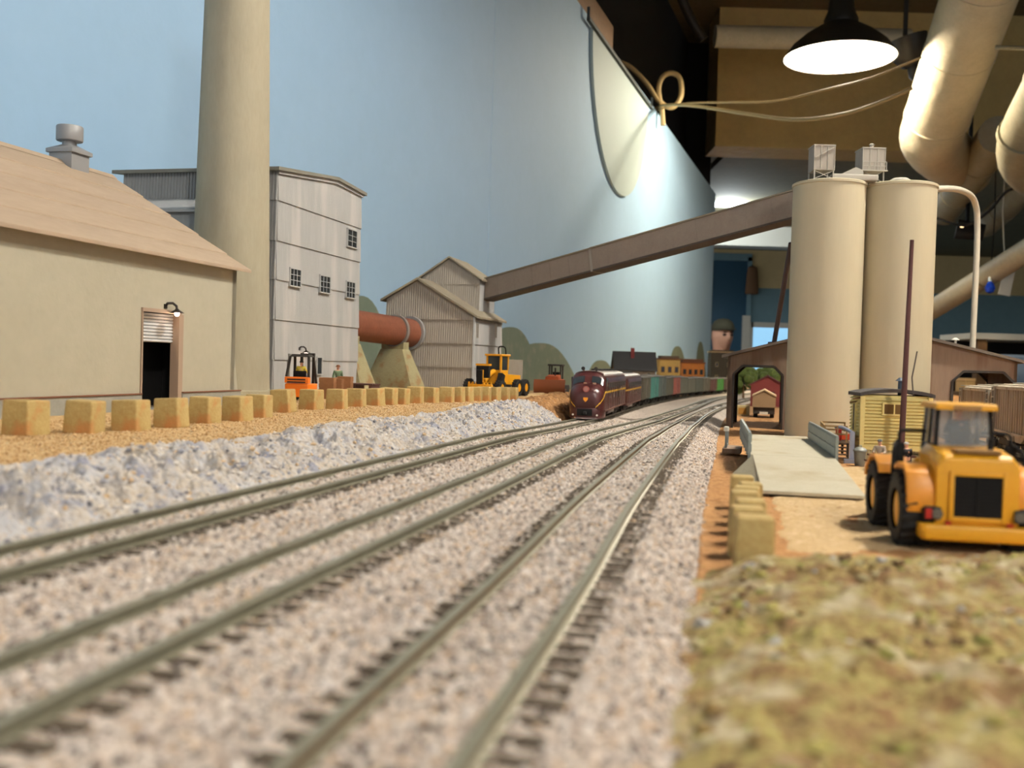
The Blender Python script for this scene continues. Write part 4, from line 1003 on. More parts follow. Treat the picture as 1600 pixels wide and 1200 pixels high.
M_rl = mat('rail_bluegrey', (146, 154, 150), 0.5, 0.2, col2=(130, 136, 130), size=8)
for x_, ya in ((-1.4, ramp_l + 2), (KW + 0.4, ramp_l + 1)):
    for z0, z1 in ((2.0, 5.6), (6.6, 10.2)):
        p_ = MB(); n = 30; V = []
        corrugated(p_, (x_, ya), (x_, KE - 20), DH + z0, lambda t, z1=z1: DH + z1, (1 if x_ > 0 else -1, 0), 4.0, 1.0)
        p_.build('rail_sheet', M_rl, sc, smooth=0)
    MB().bar((x_, ya, DH + 10.6), (x_, KE - 20, DH + 10.6), 1.2).bar((x_, ya, DH + 1.6), (x_, KE - 20, DH + 1.6), 1.0).bar((x_, ya, DH + 6.1), (x_, KE - 20, DH + 6.1), 1.0).build('top_bar', M_rl, sc)
    for k in range(7):
        y_ = ya + (KE - 20 - ya) * k / 6
        MB().bar((x_, y_, DH - 1), (x_, y_, DH + 11), 1.3).build('post', M_rl, sc)
# little steel stand left of the scale
ps_ = gp(1143, 702, float(zsoil(500)) + 1.0)
sd = thing('steel_stand', 'low grey steel stand with a short post left of the scale', 'stand', ps_, -DANG)
MB().box(-5, 6, -14, 14, -1.5, 1.5).build('base', M_barn, sd, .3, 1)
MB().bar((-3, -10, 1), (-3, -10, 12), 1.4).bar((-3, 10, 1), (-3, 10, 11), 1.4).bar((-3, -10, 2.5), (-3, 10, 2.5), 1.0).build('post', M_rl, sd)
MB().lathe([(1.6, 11.5), (1.6, 14), (0.8, 14.4)], 12, (-3, -10, 0)).build('head', M_white, sd)
# stair platform between scale and office
gz_ = float(zsoil(520)); pq = gp(1330, 722, gz_)
sp = thing('stair_platform', 'small steel stair platform with railings beside the yellow office', 'platform', pq, -DANG)
M_stl = mat('steel_blue_pale', (150, 158, 176), 0.45, 0.3)
MB().box(-14, 0, 14, 60, 9.5, 10.6).build('landing', M_barn, sp)
for k in range(5): MB().box(-9, -2, 1 + 2.8 * k, 4.2 + 2.8 * k, 1.4 + 1.8 * k, 2.2 + 1.8 * k).build('step', mat('step_brown', (104, 78, 58), 0.8), sp)
MB().box(-1.2, 1.4, -1, 1.6, 0, 17).build('steel_post', M_stl, sp); MB().box(-4, 4, -4, 3, -0.8, 1.6).build('post_foot', M_stl, sp)
MB().tube(arc([(0, 2, 16.5), (-4, 12, 18.5), (-8, 16, 18.5)]), 1.0, 10).build('curved_handrail', M_stl, sp)
mb = MB()
for z_ in (14.5, 19): mb.bar((-14, 14, z_), (-14, 60, z_), .9).bar((-14, 60, z_), (0, 60, z_), .9).bar((-14, 14, z_), (-2, 14, z_), .9)
for a, b in ((-14, 14), (-14, 29), (-14, 45), (-14, 60), (0, 60), (-7, 14), (-2, 14)): mb.bar((a, b, 10), (a, b, 19.4), .9)
mb.build('railing', mat('rail_ochre', (150, 122, 78), 0.6), sp)
for a, b in ((-13, 15), (-13, 59), (-1, 59), (-1, 16)): MB().bar((a, b, -1), (a, b, 9.6), 1.4).build('leg', M_barnd, sp)
pz = sp.location / MM
FP = Fr(pz)
t = thing('fire_extinguisher', 'red fire extinguisher on the stair platform railing', 'extinguisher', FP.wld(-6, 20, 10.6))
MB().lathe([(1.6, 0), (1.7, 0.4), (1.7, 6.4), (0.9, 7.4)], 16).build('cylinder', mat('red_paint', (178, 36, 30), 0.4), t)
MB().box(-0.5, 1.8, -0.5, 0.5, 7.4, 8.6).build('valve', M_black, t)
t = thing('orange_crate', 'bright orange red box lying on the stair platform', 'box', FP.wld(-2.5, 30, 10.6), -DANG)
MB().box(-2.4, 5.4, -4, 4, 0, 3.6).build('body', mat('orange_red', (226, 82, 34), 0.6), t, 0.3, 1)
MB().box(-2.7, 5.7, -4.3, 4.3, 3.6, 4.4).build('lid', mat('pale_lid', (226, 196, 170), 0.6), t)
# trash can
p = gp(1343, 729, float(zsoil(540)))
t = thing('trash_can', 'grey metal trash can by the corner of the yellow office', 'bin', p)
M_can = mat('can_grey', (126, 128, 122), 0.5, 0.3)
MB().lathe([(2.5, 0), (3.2, 8.0), (3.5, 8.2), (3.5, 8.6)], 24).build('body', M_can, t)
MB().lathe([(3.7, 8.4), (3.6, 9.0), (2.2, 10.2), (0.4, 10.6)], 24).build('lid', M_can, t)
MB().tube([(-0.9, 0, 10.4), (-0.5, 0, 11.3), (0.5, 0, 11.3), (0.9, 0, 10.4)], 0.25, 6).build('handle', M_can, t)
# picnic table
p = gp(1392, 738, float(zsoil(520)))
t = thing('picnic_table', 'dark brown picnic table where two workers sit', 'table', p, -0.1)
M_pt = mat('table_brown', (88, 58, 50), 0.75)
for k in range(3): MB().box(-11, 11, -4.3 + 2.9 * k, -1.6 + 2.9 * k, 8.0, 8.9).build('plank', M_pt, t)
for y_ in (-9, 7): MB().box(-11, 11, y_, y_ + 3, 4.6, 5.4).build('bench', M_pt, t)
for x_ in (-8, 8): MB().bar((x_, -4, 8), (x_, -8.6, 0), 1).bar((x_, 4, 8), (x_, 8.6, 0), 1).bar((x_, -8.5, 4.4), (x_, 9, 4.4), .9).build('trestle', M_pt, t)

# ------------------------------------------------------------------ figures
def skin_obj(name, joints, edges, material, parent, scale, root=0, sub=2):
    me = bpy.data.meshes.new(name)
    me.from_pydata([(x * scale * MM, y * scale * MM, z * scale * MM) for (x, y, z, r) in joints], edges, [])
    o = bpy.data.objects.new(name, me); COL.objects.link(o)
    if parent is not None: o.parent = parent
    md = o.modifiers.new('skin', 'SKIN'); md.use_smooth_shade = True
    if not me.skin_vertices: 
        me.update()
    for k, (x, y, z, r) in enumerate(joints):
        sv = me.skin_vertices[0].data[k]; sv.radius = (r * scale * MM, r * scale * MM); sv.use_root = (k == root)
    sb = o.modifiers.new('smooth', 'SUBSURF'); sb.levels = sub; sb.render_levels = sub
    me.materials.append(material)
    return o
M_skin = mat('skin', (214, 160, 130), 0.6)
def figure(label, loc, rz, H, pose, shirt, trous, cap=None, group=None, capshape='cap', sub=1):
    """person facing local +y; H = standing height in mm"""
    t = thing('person', label, 'person', loc, rz, group)
    if pose == 'stand':
        pel, che, nec, hed = (0, 0, .53), (0, .0, .70), (0, .0, .835), (0, .012, .93)
        hip = [(s * .052, 0, .50) for s in (-1, 1)]; kne = [(s * .058, .012, .28) for s in (-1, 1)]; ank = [(s * .06, -.01, .045) for s in (-1, 1)]; toe = [(s * .066, .085, .022) for s in (-1, 1)]
        sho = [(s * .105, 0, .80) for s in (-1, 1)]; elb = [(s * .145, -.01, .63) for s in (-1, 1)]; wri = [(s * .15, .035, .49) for s in (-1, 1)]
    else:
        pel, che, nec, hed = (0, 0, .05), (0, .02, .22), (0, .03, .345), (0, .05, .44)
        hip = [(s * .055, .03, .045) for s in (-1, 1)]; kne = [(s * .07, .25, .07) for s in (-1, 1)]; ank = [(s * .07, .27, -.17) for s in (-1, 1)]; toe = [(s * .075, .36, -.20) for s in (-1, 1)]
        sho = [(s * .105, .02, .315) for s in (-1, 1)]; elb = [(s * .15, .08, .17) for s in (-1, 1)]; wri = [(s * .10, .22, .17) for s in (-1, 1)]
    J = []; E = []
    def a(p, r, par=None):
        J.append((*p, r)); 
        if par is not None: E.append((par, len(J) - 1))
        return len(J) - 1
    ip = a(pel, .068); ic = a(che, .078, ip); isx = a(((che[0] + nec[0]) / 2, (che[1] + nec[1]) / 2, nec[2] - .03), .06, ic); inn = a(nec, .034, isx)
    ih = a((hed[0], hed[1] - .004, hed[2] - .038), .046, inn); ih2 = a(hed, .056, ih); a((hed[0], hed[1] - .004, hed[2] + .045), .045, ih2)
    for k in (0, 1):
        b = a(hip[k], .062, ip); b = a(kne[k], .042, b); b = a(ank[k], .028, b); a(toe[k], .022, b)
        s_ = a(sho[k], .042, isx); b = a(elb[k], .03, s_); b = a(wri[k], .021, b)
        w = Vector(wri[k]); d = (w - Vector(elb[k])).normalized(); hp = w + d * .03; h_ = a(hp, .02, b)
        if sub > 1:
            out = Vector((1 if k else -1, 0, 0)); fw = Vector((0, 1, 0))
            for q, (off, ln) in enumerate(((-.014, .036), (-.005, .043), (.005, .041), (.013, .033))):
                f1 = a(hp + d * .02 + fw * off, .0062, h_); f2 = a(hp + d * (.02 + ln * .6) + fw * off - out * .006, .0056, f1); a(hp + d * (.02 + ln) + fw * off - out * .018, .0048, f2)
            f1 = a(hp + fw * .026 - d * .006, .0068, h_); a(hp + fw * .034 + d * .018 - out * .006, .0058, f1)
    skin_obj('body', J, E, M_skin, t, H, 0, sub)
    def sub_suit(name, items, material):
        J2 = []; E2 = []
        for (p, r, par) in items:
            J2.append((*p, r)); 
            if par is not None: E2.append((par, len(J2) - 1))
        skin_obj(name, J2, E2, material, t, H, 0, sub)
    sub_suit('shirt', [(Vector(pel) + Vector((0, 0, .015)), .078, None), (che, .09, 0), ((nec[0], nec[1], nec[2] - .03), .07, 1), ((nec[0], nec[1], nec[2] - .008), .046, 2)] +
             [(sho[0], .054, 2), (elb[0], .041, 4), (Vector(elb[0]).lerp(Vector(wri[0]), .85), .03, 5), (sho[1], .054, 2), (elb[1], .041, 7), (Vector(elb[1]).lerp(Vector(wri[1]), .85), .03, 8)], shirt)
    sub_suit('trousers', [(pel, .079, None), (hip[0], .072, 0), (kne[0], .052, 1), (ank[0], .037, 2), (hip[1], .072, 0), (kne[1], .052, 4), (ank[1], .037, 5)], trous)
    if cap is not None:
        c = Vector(hed) * H
        mb = MB().lathe([(.062*H, .02*H), (.063*H, .035*H), (.055*H, .062*H), (.03*H, .078*H), (.002*H, .082*H)], 20, tuple(c), close=False)
        if capshape == 'cap':
            mb.prism([(c.x + .05*H*math.cos(q), c.y + .03*H + .075*H*math.sin(q)) for q in [math.pi * i / 8 for i in range(9)]], 'z', c.z + .022*H, c.z + .029*H)
        else:
            mb.lathe([(.062*H, .02*H), (.095*H, .016*H), (.095*H, .021*H), (.06*H, .03*H)], 20, tuple(c), close=False)
        mb.build('cap', cap, t)
    return t
C = lambda n, c, r=.8: mat(n, c, r)
pt_ = bpy.data.objects['picnic_table'].location / MM
def on_pt(x, y, z): 
    a = -0.1; return pt_ + Vector((x * math.cos(a) - y * math.sin(a), x * math.sin(a) + y * math.cos(a), z))
figure('seated worker in grey cap and pale shirt at the picnic table', on_pt(-3.5, 8.6, 5.8), math.pi - 0.6, 20, 'sit', C('cloth_pale', (176, 158, 138)), C('cloth_brown', (96, 74, 58)), C('cap_grey', (104, 108, 104)), 'workers at the picnic table')
figure('seated worker in dark clothes at the right end of picnic table', on_pt(5.5, -7.4, 5.8), 0.2, 20, 'sit', C('cloth_black', (40, 38, 40)), C('cloth_black', (40, 38, 40)), C('cap_white', (206, 200, 190)), 'workers at the picnic table')

# ------------------------------------------------------------------ yellow wheel loader (foreground, seen from behind)
M_cy = mat('machine_yellow', (230, 168, 36), 0.42, col2=(222, 158, 32), size=12, spec=0.5)
M_cyo = mat('machine_orange_yellow', (224, 146, 36), 0.42, spec=0.5)
M_tyre = mat('tyre_rubber', (26, 25, 24), 0.75)
M_clear = mat('cab_glass', (190, 196, 196), 0.08, alpha=0.22, spec=0.6)
M_red = mat('lamp_red', (168, 34, 28), 0.35)
def wheel(parent, c, r, w, hub, treads=22, name='wheel'):
    o = MB().lathe([(r*.55, -w/2), (r*.88, -w/2), (r*.96, -w*.36), (r*.96, w*.36), (r*.88, w/2), (r*.55, w/2)], 40, c, 'x', close=False).build(name, M_tyre, parent)
    mb = MB()
    for k in range(treads):
        a = 2 * math.pi * k / treads
        for s_ in (-1, 1):
            b = a + (0.5 * 2 * math.pi / treads if s_ > 0 else 0)
            p0 = Vector((c[0] + s_ * w * .05, c[1] + math.cos(b) * r * .97, c[2] + math.sin(b) * r * .97)); p1 = Vector((c[0] + s_ * w * .48, c[1] + math.cos(b + .1) * r * .95, c[2] + math.sin(b + .1) * r * .95))
            mb.bar(p0, p1, r * .13, r * .1)
    mb.build('tread', M_tyre, o, kind='stuff')
    MB().lathe([(r*.2, -w*.46), (r*.5, -w*.4), (r*.56, -w*.3), (r*.56, w*.3), (r*.5, w*.4), (r*.2, w*.46)], 28, c, 'x').build('hub', hub, o)
    return o
gzl = float(zsoil(260)); ang_l = -math.atan(0.17)
O7 = gp(1524, 868, gzl); 
ldr = thing('wheel_loader', 'big yellow wheel loader seen from behind in the right foreground', 'loader', O7, ang_l)
# wheels
for x_ in (-14.2, 14.2):
    wheel(ldr, (x_, 11, 10), 10.2, 8.6, M_cy); wheel(ldr, (x_, 46, 10), 10.2, 8.6, M_cy)
# rear body
hood = [[(-10.4, y_, 7.5), (-10.4, y_, zt_ - 2.4), (-8.6, y_, zt_), (8.6, y_, zt_), (10.4, y_, zt_ - 2.4), (10.4, y_, 7.5)] for y_, zt_ in ((0, 25.3), (1.5, 26.4), (10, 27.4), (21, 27.8))]
MB().loft(hood).build('engine_hood', M_cy, ldr, 0.5, 2)
g = MB().box(-7.2, -6.0, -0.9, 0.8, 8.8, 22.0).box(6.0, 7.2, -0.9, 0.8, 8.8, 22.0).box(-6, 6, -0.9, 0.8, 20.8, 22.0).box(-6, 6, -0.9, 0.8, 8.8, 10).build('grille_frame', M_cy, ldr, 0.25, 2)
MB().box(-6, 6, -0.25, 0.3, 10, 20.8).build('grille', M_black, g)
for k in range(9): MB().box(-6, 6, -0.5, -0.2, 10.6 + 1.18 * k, 10.95 + 1.18 * k).build('grille_bar', M_black, g)
MB().box(-0.3, 0.3, -0.75, -0.3, 10, 20.8).build('grille_post', M_black, g)
MB().box(-5.6, 5.6, 0.5, 6, 26.6, 27.6).build('hood_slot', mat('slot_brown', (120, 84, 30), 0.6), ldr)
MB().loft([[(-s_ * 14.2, y_, 3.8), (-s_ * 14.8, y_, 8.0), (s_ * 14.8, y_, 8.0), (s_ * 14.2, y_, 3.8)] for y_, s_ in ((-3.0, .93), (-1.6, 1.0), (4, 1.0))]).build('counterweight', M_cy, ldr, 0.8, 3)
MB().box(-9, 9, 2, 54, 4.5, 9).build('chassis', M_barnd, ldr, .5, 1)
for s_ in (-1, 1):
    prof = [(2.0, 8.2), (0.8, 12), (1.2, 17), (3.2, 21.0), (7.0, 22.6), (15.5, 22.6), (19.5, 21.6), (19.5, 20.2), (15, 21.2), (7.4, 21.2), (4.8, 19.4), (3.4, 16), (3.4, 8.2)]
    MB().prism([(a, b) for a, b in prof], 'x', s_ * 10.0, s_ * 17.4).build('rear_fender', M_cyo, ldr, 0.4, 2)
    MB().prism([(2.2, 8.2), (1.6, 18), (4, 21.6), (19, 21.6), (19, 8.2)], 'x', s_ * 9.6, s_ * 10.6).build('side_panel', M_cyo, ldr)
    pf_ = [(34, 17.6), (36, 20.2), (42, 22.4), (50, 22.0), (57, 17.6), (58, 14.5), (56.6, 14.5), (55.4, 17.2), (49.6, 20.9), (42.2, 21.3), (37, 19.4), (35.2, 17.4)]
    MB().prism(pf_, 'x', s_ * 9.8, s_ * 18.6).build('front_fender', M_cyo, ldr, 0.3, 2)
    l_ = MB().box(s_ * 11.2 - 2.1, s_ * 11.2 + 2.1, -1.2, 1.2, 9.0, 12.4).build('tail_lamp', M_barnd, ldr, .3, 1)
    MB().cyl((s_ * 10.2, -1.2, 10.7), (s_ * 10.2, -1.8, 10.7), 1.35, n=18).build('round_lens', mat('lens_grey', (96, 92, 84), 0.2), l_)
    MB().box(s_ * 12.4 - .8, s_ * 12.4 + .8, -1.6, -1.1, 9.4, 12.0).build('red_lens', M_red, l_)
    MB().box(s_ * 7.6 - .7, s_ * 7.6 + .7, -2.4, -1.0, 8.0, 8.9).build('reflector', M_red, ldr)
    # mirrors on arms
    mr = MB().tube([(s_ * 7.4, 26, 31), (s_ * 14.5, 25, 31), (s_ * 15.2, 24.6, 30)], 0.5, 8).tube([(s_ * 7.4, 25, 24), (s_ * 14.8, 24.6, 24.4), (s_ * 15.2, 24.6, 30)], 0.45, 8).build('mirror_arm', M_black, ldr)
    MB().box(s_ * 15.2 - 1.6, s_ * 15.2 + 1.6, 24, 25.2, 18.5, 27.5).build('mirror', M_black, mr, .8, 3)
    mb = MB()
    for x_, y0_, y1_ in ((s_ * 17.6, 20, 20), ): mb.tube(arc([(x_, 20, 6), (x_, 20, 26), (x_ - s_ * 2, 25, 28)]), 0.45, 8)
    mb.build('handrail', M_black, ldr)
    for k in range(3): MB().box(s_ * 14 - 2.6, s_ * 14 + 2.6, 23, 26, 4.5 + 4.2 * k, 5.4 + 4.2 * k).build('step', M_barnd, ldr)
    MB().bar((s_ * 5.5, 40, 20), (s_ * 6.5, 66, 9), 2.4, 4.2).build('lift_arm', M_cy, ldr)
    MB().cyl((s_ * 5.4, 38, 10), (s_ * 5.6, 56, 13), 1.2, n=12).build('lift_cylinder', M_ring, ldr)
# cab
cz = 27.6
MB().box(-8, 8, 14.5, 30, 12, cz).build('cab_base', M_barnd, ldr, .4, 1)
for x_, xt, y_, yt in ((-7.4, -6.8, 15, 16.2), (7.4, 6.8, 15, 16.2), (-7.4, -6.8, 29.5, 28.5), (7.4, 6.8, 29.5, 28.5), (-7.5, -6.9, 22, 22)):
    MB().bar((x_, y_, cz), (xt, yt, 38.2), 1.0).build('cab_post', M_black, ldr)
MB().loft([[(-8.2, y_, 38 + dz), (-7.9, y_, 39.6 + dz), (7.9, y_, 39.6 + dz), (8.2, y_, 38 + dz)] for y_, dz in ((12.6, -.3), (14, 0), (30, 0), (31.5, -.3))]).build('cab_roof', M_cy, ldr, .35, 2)
MB().box(-3.6, 3.6, 12.2, 12.8, 37.8, 39.0).build('roof_lamp_bar', mat('lamp_bar', (150, 110, 60), .5), ldr)
for qd in ([(-7.0, 14.9, cz), (7.0, 14.9, cz), (6.5, 16.1, 38), (-6.5, 16.1, 38)], [(-7.0, 29.6, cz), (7.0, 29.6, cz), (8.0, 27.0, 38), (-8.0, 27.0, 38)],
           [(-7.5, 15.4, cz), (-7.5, 29.2, cz), (-6.9, 28.4, 38), (-6.9, 16.4, 38)], [(7.5, 15.4, cz), (7.5, 29.2, cz), (6.9, 28.4, 38), (6.9, 16.4, 38)]):
    c = sum((Vector(p) for p in qd), Vector()) / 4; nrm = (Vector(qd[1]) - Vector(qd[0])).cross(Vector(qd[2]) - Vector(qd[1])).normalized()
    MB().add([Vector(p) + nrm * .12 for p in qd] + [Vector(p) - nrm * .12 for p in qd], [(0,1,2,3), (7,6,5,4), (0,4,5,1), (1,5,6,2), (2,6,7,3), (3,7,4,0)]).build('glass_pane', M_clear, ldr)
MB().box(-2.8, 2.8, 18.5, 20, cz - 1, cz + 5.6).box(-3, 3, 19, 23.4, cz - 1, cz).build('seat', M_black, ldr, .5, 2)
MB().lathe([(0.35, 0), (0.35, 4.6)], 8, (2.0, 26.2, cz - .5)).lathe([(1.7, 4.4), (1.9, 4.7), (1.7, 5.0)], 14, (2.0, 26.2, cz - .5)).build('steering_wheel', M_black, ldr)
MB().cyl((5, 8, 27), (5, 8, 30.5), .8, n=12).build('exhaust', M_black, ldr)
bk = [(70, 1), (62, 2.5), (60, 9), (62, 16), (64, 18), (65, 16.5), (62, 9), (63.6, 4), (70, 2)]
MB().prism(bk, 'x', -15.5, 15.5).prism([(70, 1), (62, 2.5), (60, 9), (62, 16), (64, 18)], 'x', -15.5, -14.5).prism([(70, 1), (62, 2.5), (60, 9), (62, 16), (64, 18)], 'x', 14.5, 15.5).build('bucket', M_cy, ldr)
FL = Fr(O7, ang_l)
figure('driver in dark clothes sitting inside the yellow loader cab', FL.wld(0, 20.6, cz + 0.4), ang_l, 20, 'sit', C('cloth_black', (40, 38, 40)), C('cloth_black', (40, 38, 40)), C('cap_dark', (48, 46, 44)))

# ------------------------------------------------------------------ orange forklift
pf_ = gp(465, 628, ZL); pf_ = at(464, 625, 742); pf_.z = ZL
fk = thing('forklift', 'orange forklift with black roof cage by the grey tower door', 'forklift', pf_, -DANG * 0.5)
M_or = mat('forklift_orange', (240, 122, 28), 0.45)
MB().loft([[(-9.4 * s_, y_, 3), (-9.6 * s_, y_, 13), (9.6 * s_, y_, 13), (9.4 * s_, y_, 3)] for y_, s_ in ((-2, .92), (0, 1), (18, 1))]).build('body', M_or, fk, .8, 3)
MB().box(-9.2, 9.2, -2.6, 3, 13.4, 18).build('counterweight', M_or, fk, .6, 2)
for z_ in (13.6, 15.6): MB().box(-7, 7, -2.9, -2.5, z_, z_ + 1).build('vent_slot', M_barnd, fk)
for x_ in (-8.6, 8.6):
    wheel(fk, (x_ * .9, 2.5, 3.6), 3.6, 3.4, M_or, 14); wheel(fk, (x_ * .9, 19, 4.2), 4.2, 3.8, M_or, 14)
    MB().bar((x_, 0, 18), (x_ * .84, 3.5, 33), 1.6).build('roof_post', M_barnd, fk)
    MB().bar((x_, 18, 13), (x_ * .84, 14, 33), 1.6).build('roof_post', M_barnd, fk)
    MB().box(x_ * .55 - .9, x_ * .55 + .9, 21, 23, 1, 36).build('mast_rail', M_barnd, fk)
    MB().box(x_ * .4 - .9, x_ * .4 + .9, 23, 38, 0.6, 1.4).build('fork', M_barnd, fk)
MB().taper((-8, 8, 2.6, 15, 33), (-6, 6, 4.4, 13.4, 35)).build('roof_guard', M_barnd, fk)
MB().box(-5.5, 5.5, 20.6, 23.4, 33.8, 36).box(-5.5, 5.5, 20.6, 23.4, 5, 7).box(-5.5, 5.5, 22.4, 23.6, 10, 12).build('mast_crossbar', M_barnd, fk)
MB().box(-5, 5, 4, 6, 17, 22.5).box(-5, 5, 5, 11, 15.5, 17).build('seat', M_black, fk, .6, 2)
FF = Fr(pf_, -DANG * .5)
figure('forklift driver in yellow shirt and blue overalls', FF.wld(0, 7, 17.2), -DANG * .5, 25, 'sit', C('cloth_yellow', (214, 190, 70)), C('cloth_blue', (52, 66, 92)), C('cap_dark', (48, 46, 44)))
# crates, pallet and worker right of the forklift
M_crate = mat('crate_wood', (150, 104, 66), 0.8, col2=(132, 90, 56), size=5)
for (u_, w_, h_, lb) in ((512, 12, 17, 'tall brown barrel crate left of the squatting worker'), (526, 10, 16, 'middle brown wooden crate in front of the worker'), (539, 11, 18, 'right brown wooden crate next to the worker')):
    p = at(u_, 620, 800 + (u_ - 512) * .6); p.z = ZL
    t = thing('wooden_crate', lb, 'crate', p, -DANG + .2, 'brown crates by the grey tower')
    MB().box(-w_/2 + .4, w_/2 - .4, -w_/2 + .4, w_/2 - .4, -.4, h_).build('body', M_crate, t)
    for k in range(4): MB().box(-w_/2, w_/2, -w_/2, -w_/2 + .5, h_ * k / 4 + .3, h_ * (k + 1) / 4 - .2).build('plank', M_crate, t)
    for k in range(4): MB().box(w_/2 - .5, w_/2, -w_/2 + .2, w_/2, h_ * k / 4 + .3, h_ * (k + 1) / 4 - .2).build('plank', M_crate, t)
p = at(560, 620, 840); p.z = ZL
t = thing('wooden_pallet', 'flat stack of dark brown boards right of the crates', 'pallet', p, -DANG)
for k in range(5): MB().box(-16, 16, -9 + 3.8 * k, -6 + 3.8 * k, 11, 12.2).build('board', M_pt, t)
for x_ in (-14, 0, 14): MB().box(x_ - 1.2, x_ + 1.2, -9, 9, -.5, 11).build('bearer', M_pt, t)
p = at(527, 620, 838); p.z = ZL
figure('worker in green jacket and white shirt behind the brown crates', p, math.pi + .5, 27, 'stand', C('cloth_green', (92, 112, 84)), C('cloth_brown', (96, 74, 58)), C('hair_brown', (132, 84, 56)), None, 'hat')

# ------------------------------------------------------------------ yellow road grader
pg_ = at(778, 618, 1010); pg_.z = ZL - .3; ang_g = math.pi - 0.42
gr = thing('road_grader', 'yellow road grader parked beside the sided house', 'grader', pg_, ang_g)
M_gy = mat('grader_yellow', (228, 158, 30), 0.45)
GX = 1.08
for x_, y_, r_ in ((-17, 32, 8.5), (17, 32, 8.5), (-15, -14, 8.5), (15, -14, 8.5), (-15, -32, 8.5), (15, -32, 8.5)):
    wheel(gr, (x_, y_, r_), r_, 6, M_gy, 16)
MB().bar((0, -40, 15), (0, -4, 16), 14, 12).build('engine_hood', M_gy, gr, .8, 2)
MB().tube(arc([(0, -6, 20), (0, 14, 26), (0, 34, 14)]), 2.6, 10).build('gooseneck_frame', M_gy, gr)
MB().box(-15, 15, 30, 34, 7, 10).build('front_axle', M_gy, gr, .5, 1)
MB().box(-8, 8, -6, 12, 12, 26).build('cab_base', M_gy, gr, .5, 1)
for x_ in (-7.5, 7.5):
    for y_ in (-5.4, 11.4): MB().bar((x_, y_, 26), (x_, y_, 40), 1.8).build('cab_post', M_gy, gr)
MB().box(-9.5, 9.5, -8, 14, 40, 42).build('cab_roof', M_gy, gr, .4, 1)
for a, b, c_, d_ in ((-6.6, 6.6, 11.2, 11.5), (-6.6, 6.6, -5.5, -5.2)): MB().box(a, b, c_, d_, 26, 40).build('window', M_glass, gr)
for x_ in (-7.6, 7.3): MB().box(x_, x_ + .3, -4.6, 10.6, 26, 40).build('window', M_glass, gr)
MB().prism([(-20, 2), (-20, 12), (20, 12), (20, 2)], 'y', 12, 14).build('blade', M_barnd, gr)
MB().box(-13, 13, 40, 43, 8, 12).build('scarifier_bar', M_gy, gr, .4, 1)
for k in range(7): MB().bar((-12 + 4 * k, 42, 14), (-12 + 4 * k, 44, 2), 1.3).build('scarifier_tooth', M_gy, gr)
MB().tube(arc([(-4, -8, 42), (-4, -6, 50), (4, -6, 50), (4, -8, 42)]), .7, 8).build('hose_loop', M_black, gr)
MB().bar((-10, 14, 22), (-10, 18, 12), 5, 7).bar((10, 14, 22), (10, 18, 12), 5, 7).build('lift_cylinder', M_black, gr)
MB().box(-3.2, 3.2, 43, 45, 12, 26).box(-7, 7, 34, 38, 18, 30).build('nose_plate', M_black, gr, .5, 1)
MB().box(-7.4, 7.4, 33, 38, 30, 32).bar((0, 38.5, 14), (0, 38.5, 26), 3).build('nose_cover', M_gy, gr)
# wall board behind grader
p = at(793, 610, 1085); p.z = ZL
t = thing('plywood_board', 'grey plywood board standing upright behind the grader', 'board', p, -.2)
MB().box(-16, 16, -1, 1, -.5, 37).build('sheet', M_house, t); MB().bar((12, 1, 0), (12, 12, 14), 2).bar((-12, 1, 0), (-12, 12, 14), 2).build('prop', M_wood, t)

# ------------------------------------------------------------------ orange bulldozer on the mound
pdz = at(866, 612, 1145); pdz.z = float(z_yard(np.array([pdz.x]), np.array([pdz.y]), None)[0]) - .4
bz_ = thing('bulldozer', 'rusty orange bulldozer on the dirt mound left of the locomotive', 'bulldozer', pdz, math.pi - .25)
M_do = mat('dozer_orange', (196, 92, 38), 0.6, col2=(176, 78, 32), size=8); M_dob = mat('dozer_blade', (128, 70, 38), 0.7)
for x_ in (-11, 11):
    MB().prism([(-20, 3), (-17, 0), (16, 0), (19, 3), (19, 6), (15, 9.5), (-16, 9.5), (-20, 6)], 'x', x_ - 3, x_ + 3).build('crawler', M_barnd, bz_, .4, 1)
MB().box(-8, 8, -16, 18, 5, 16).build('body', M_do, bz_, .8, 2)
MB().loft([[(-7.4, y_, 15), (-7.0, y_, zt_), (7.0, y_, zt_), (7.4, y_, 15)] for y_, zt_ in ((0, 21), (18, 18.5))]).build('hood', M_do, bz_, .6, 2)
for x_ in (-6.5, 6.5):
    for y_ in (-13, -1): MB().bar((x_, y_, 16), (x_, y_, 31), 1.6).build('roof_post', M_barnd, bz_)
    MB().bar((x_ * 2, 0, 4), (x_ * 2, 28, 5), 2).build('push_arm', M_do, bz_)
MB().box(-8.4, 8.4, -15, 1, 31, 33).build('roof', M_barnd, bz_, .4, 1)
MB().box(-4, 4, -10, -7, 16, 24).box(-4, 4, -10, -3, 15, 18).build('seat', M_black, bz_)
MB().cyl((-3, 12, 20), (-3, 12, 29), .9, n=10).build('exhaust', M_barnd, bz_)
MB().prism([(27, 0), (29.5, 5), (29.5, 10), (27, 15.5), (26, 15.5), (28, 10), (28, 5), (25.5, 0)], 'x', -18, 18).build('blade', M_dob, bz_)

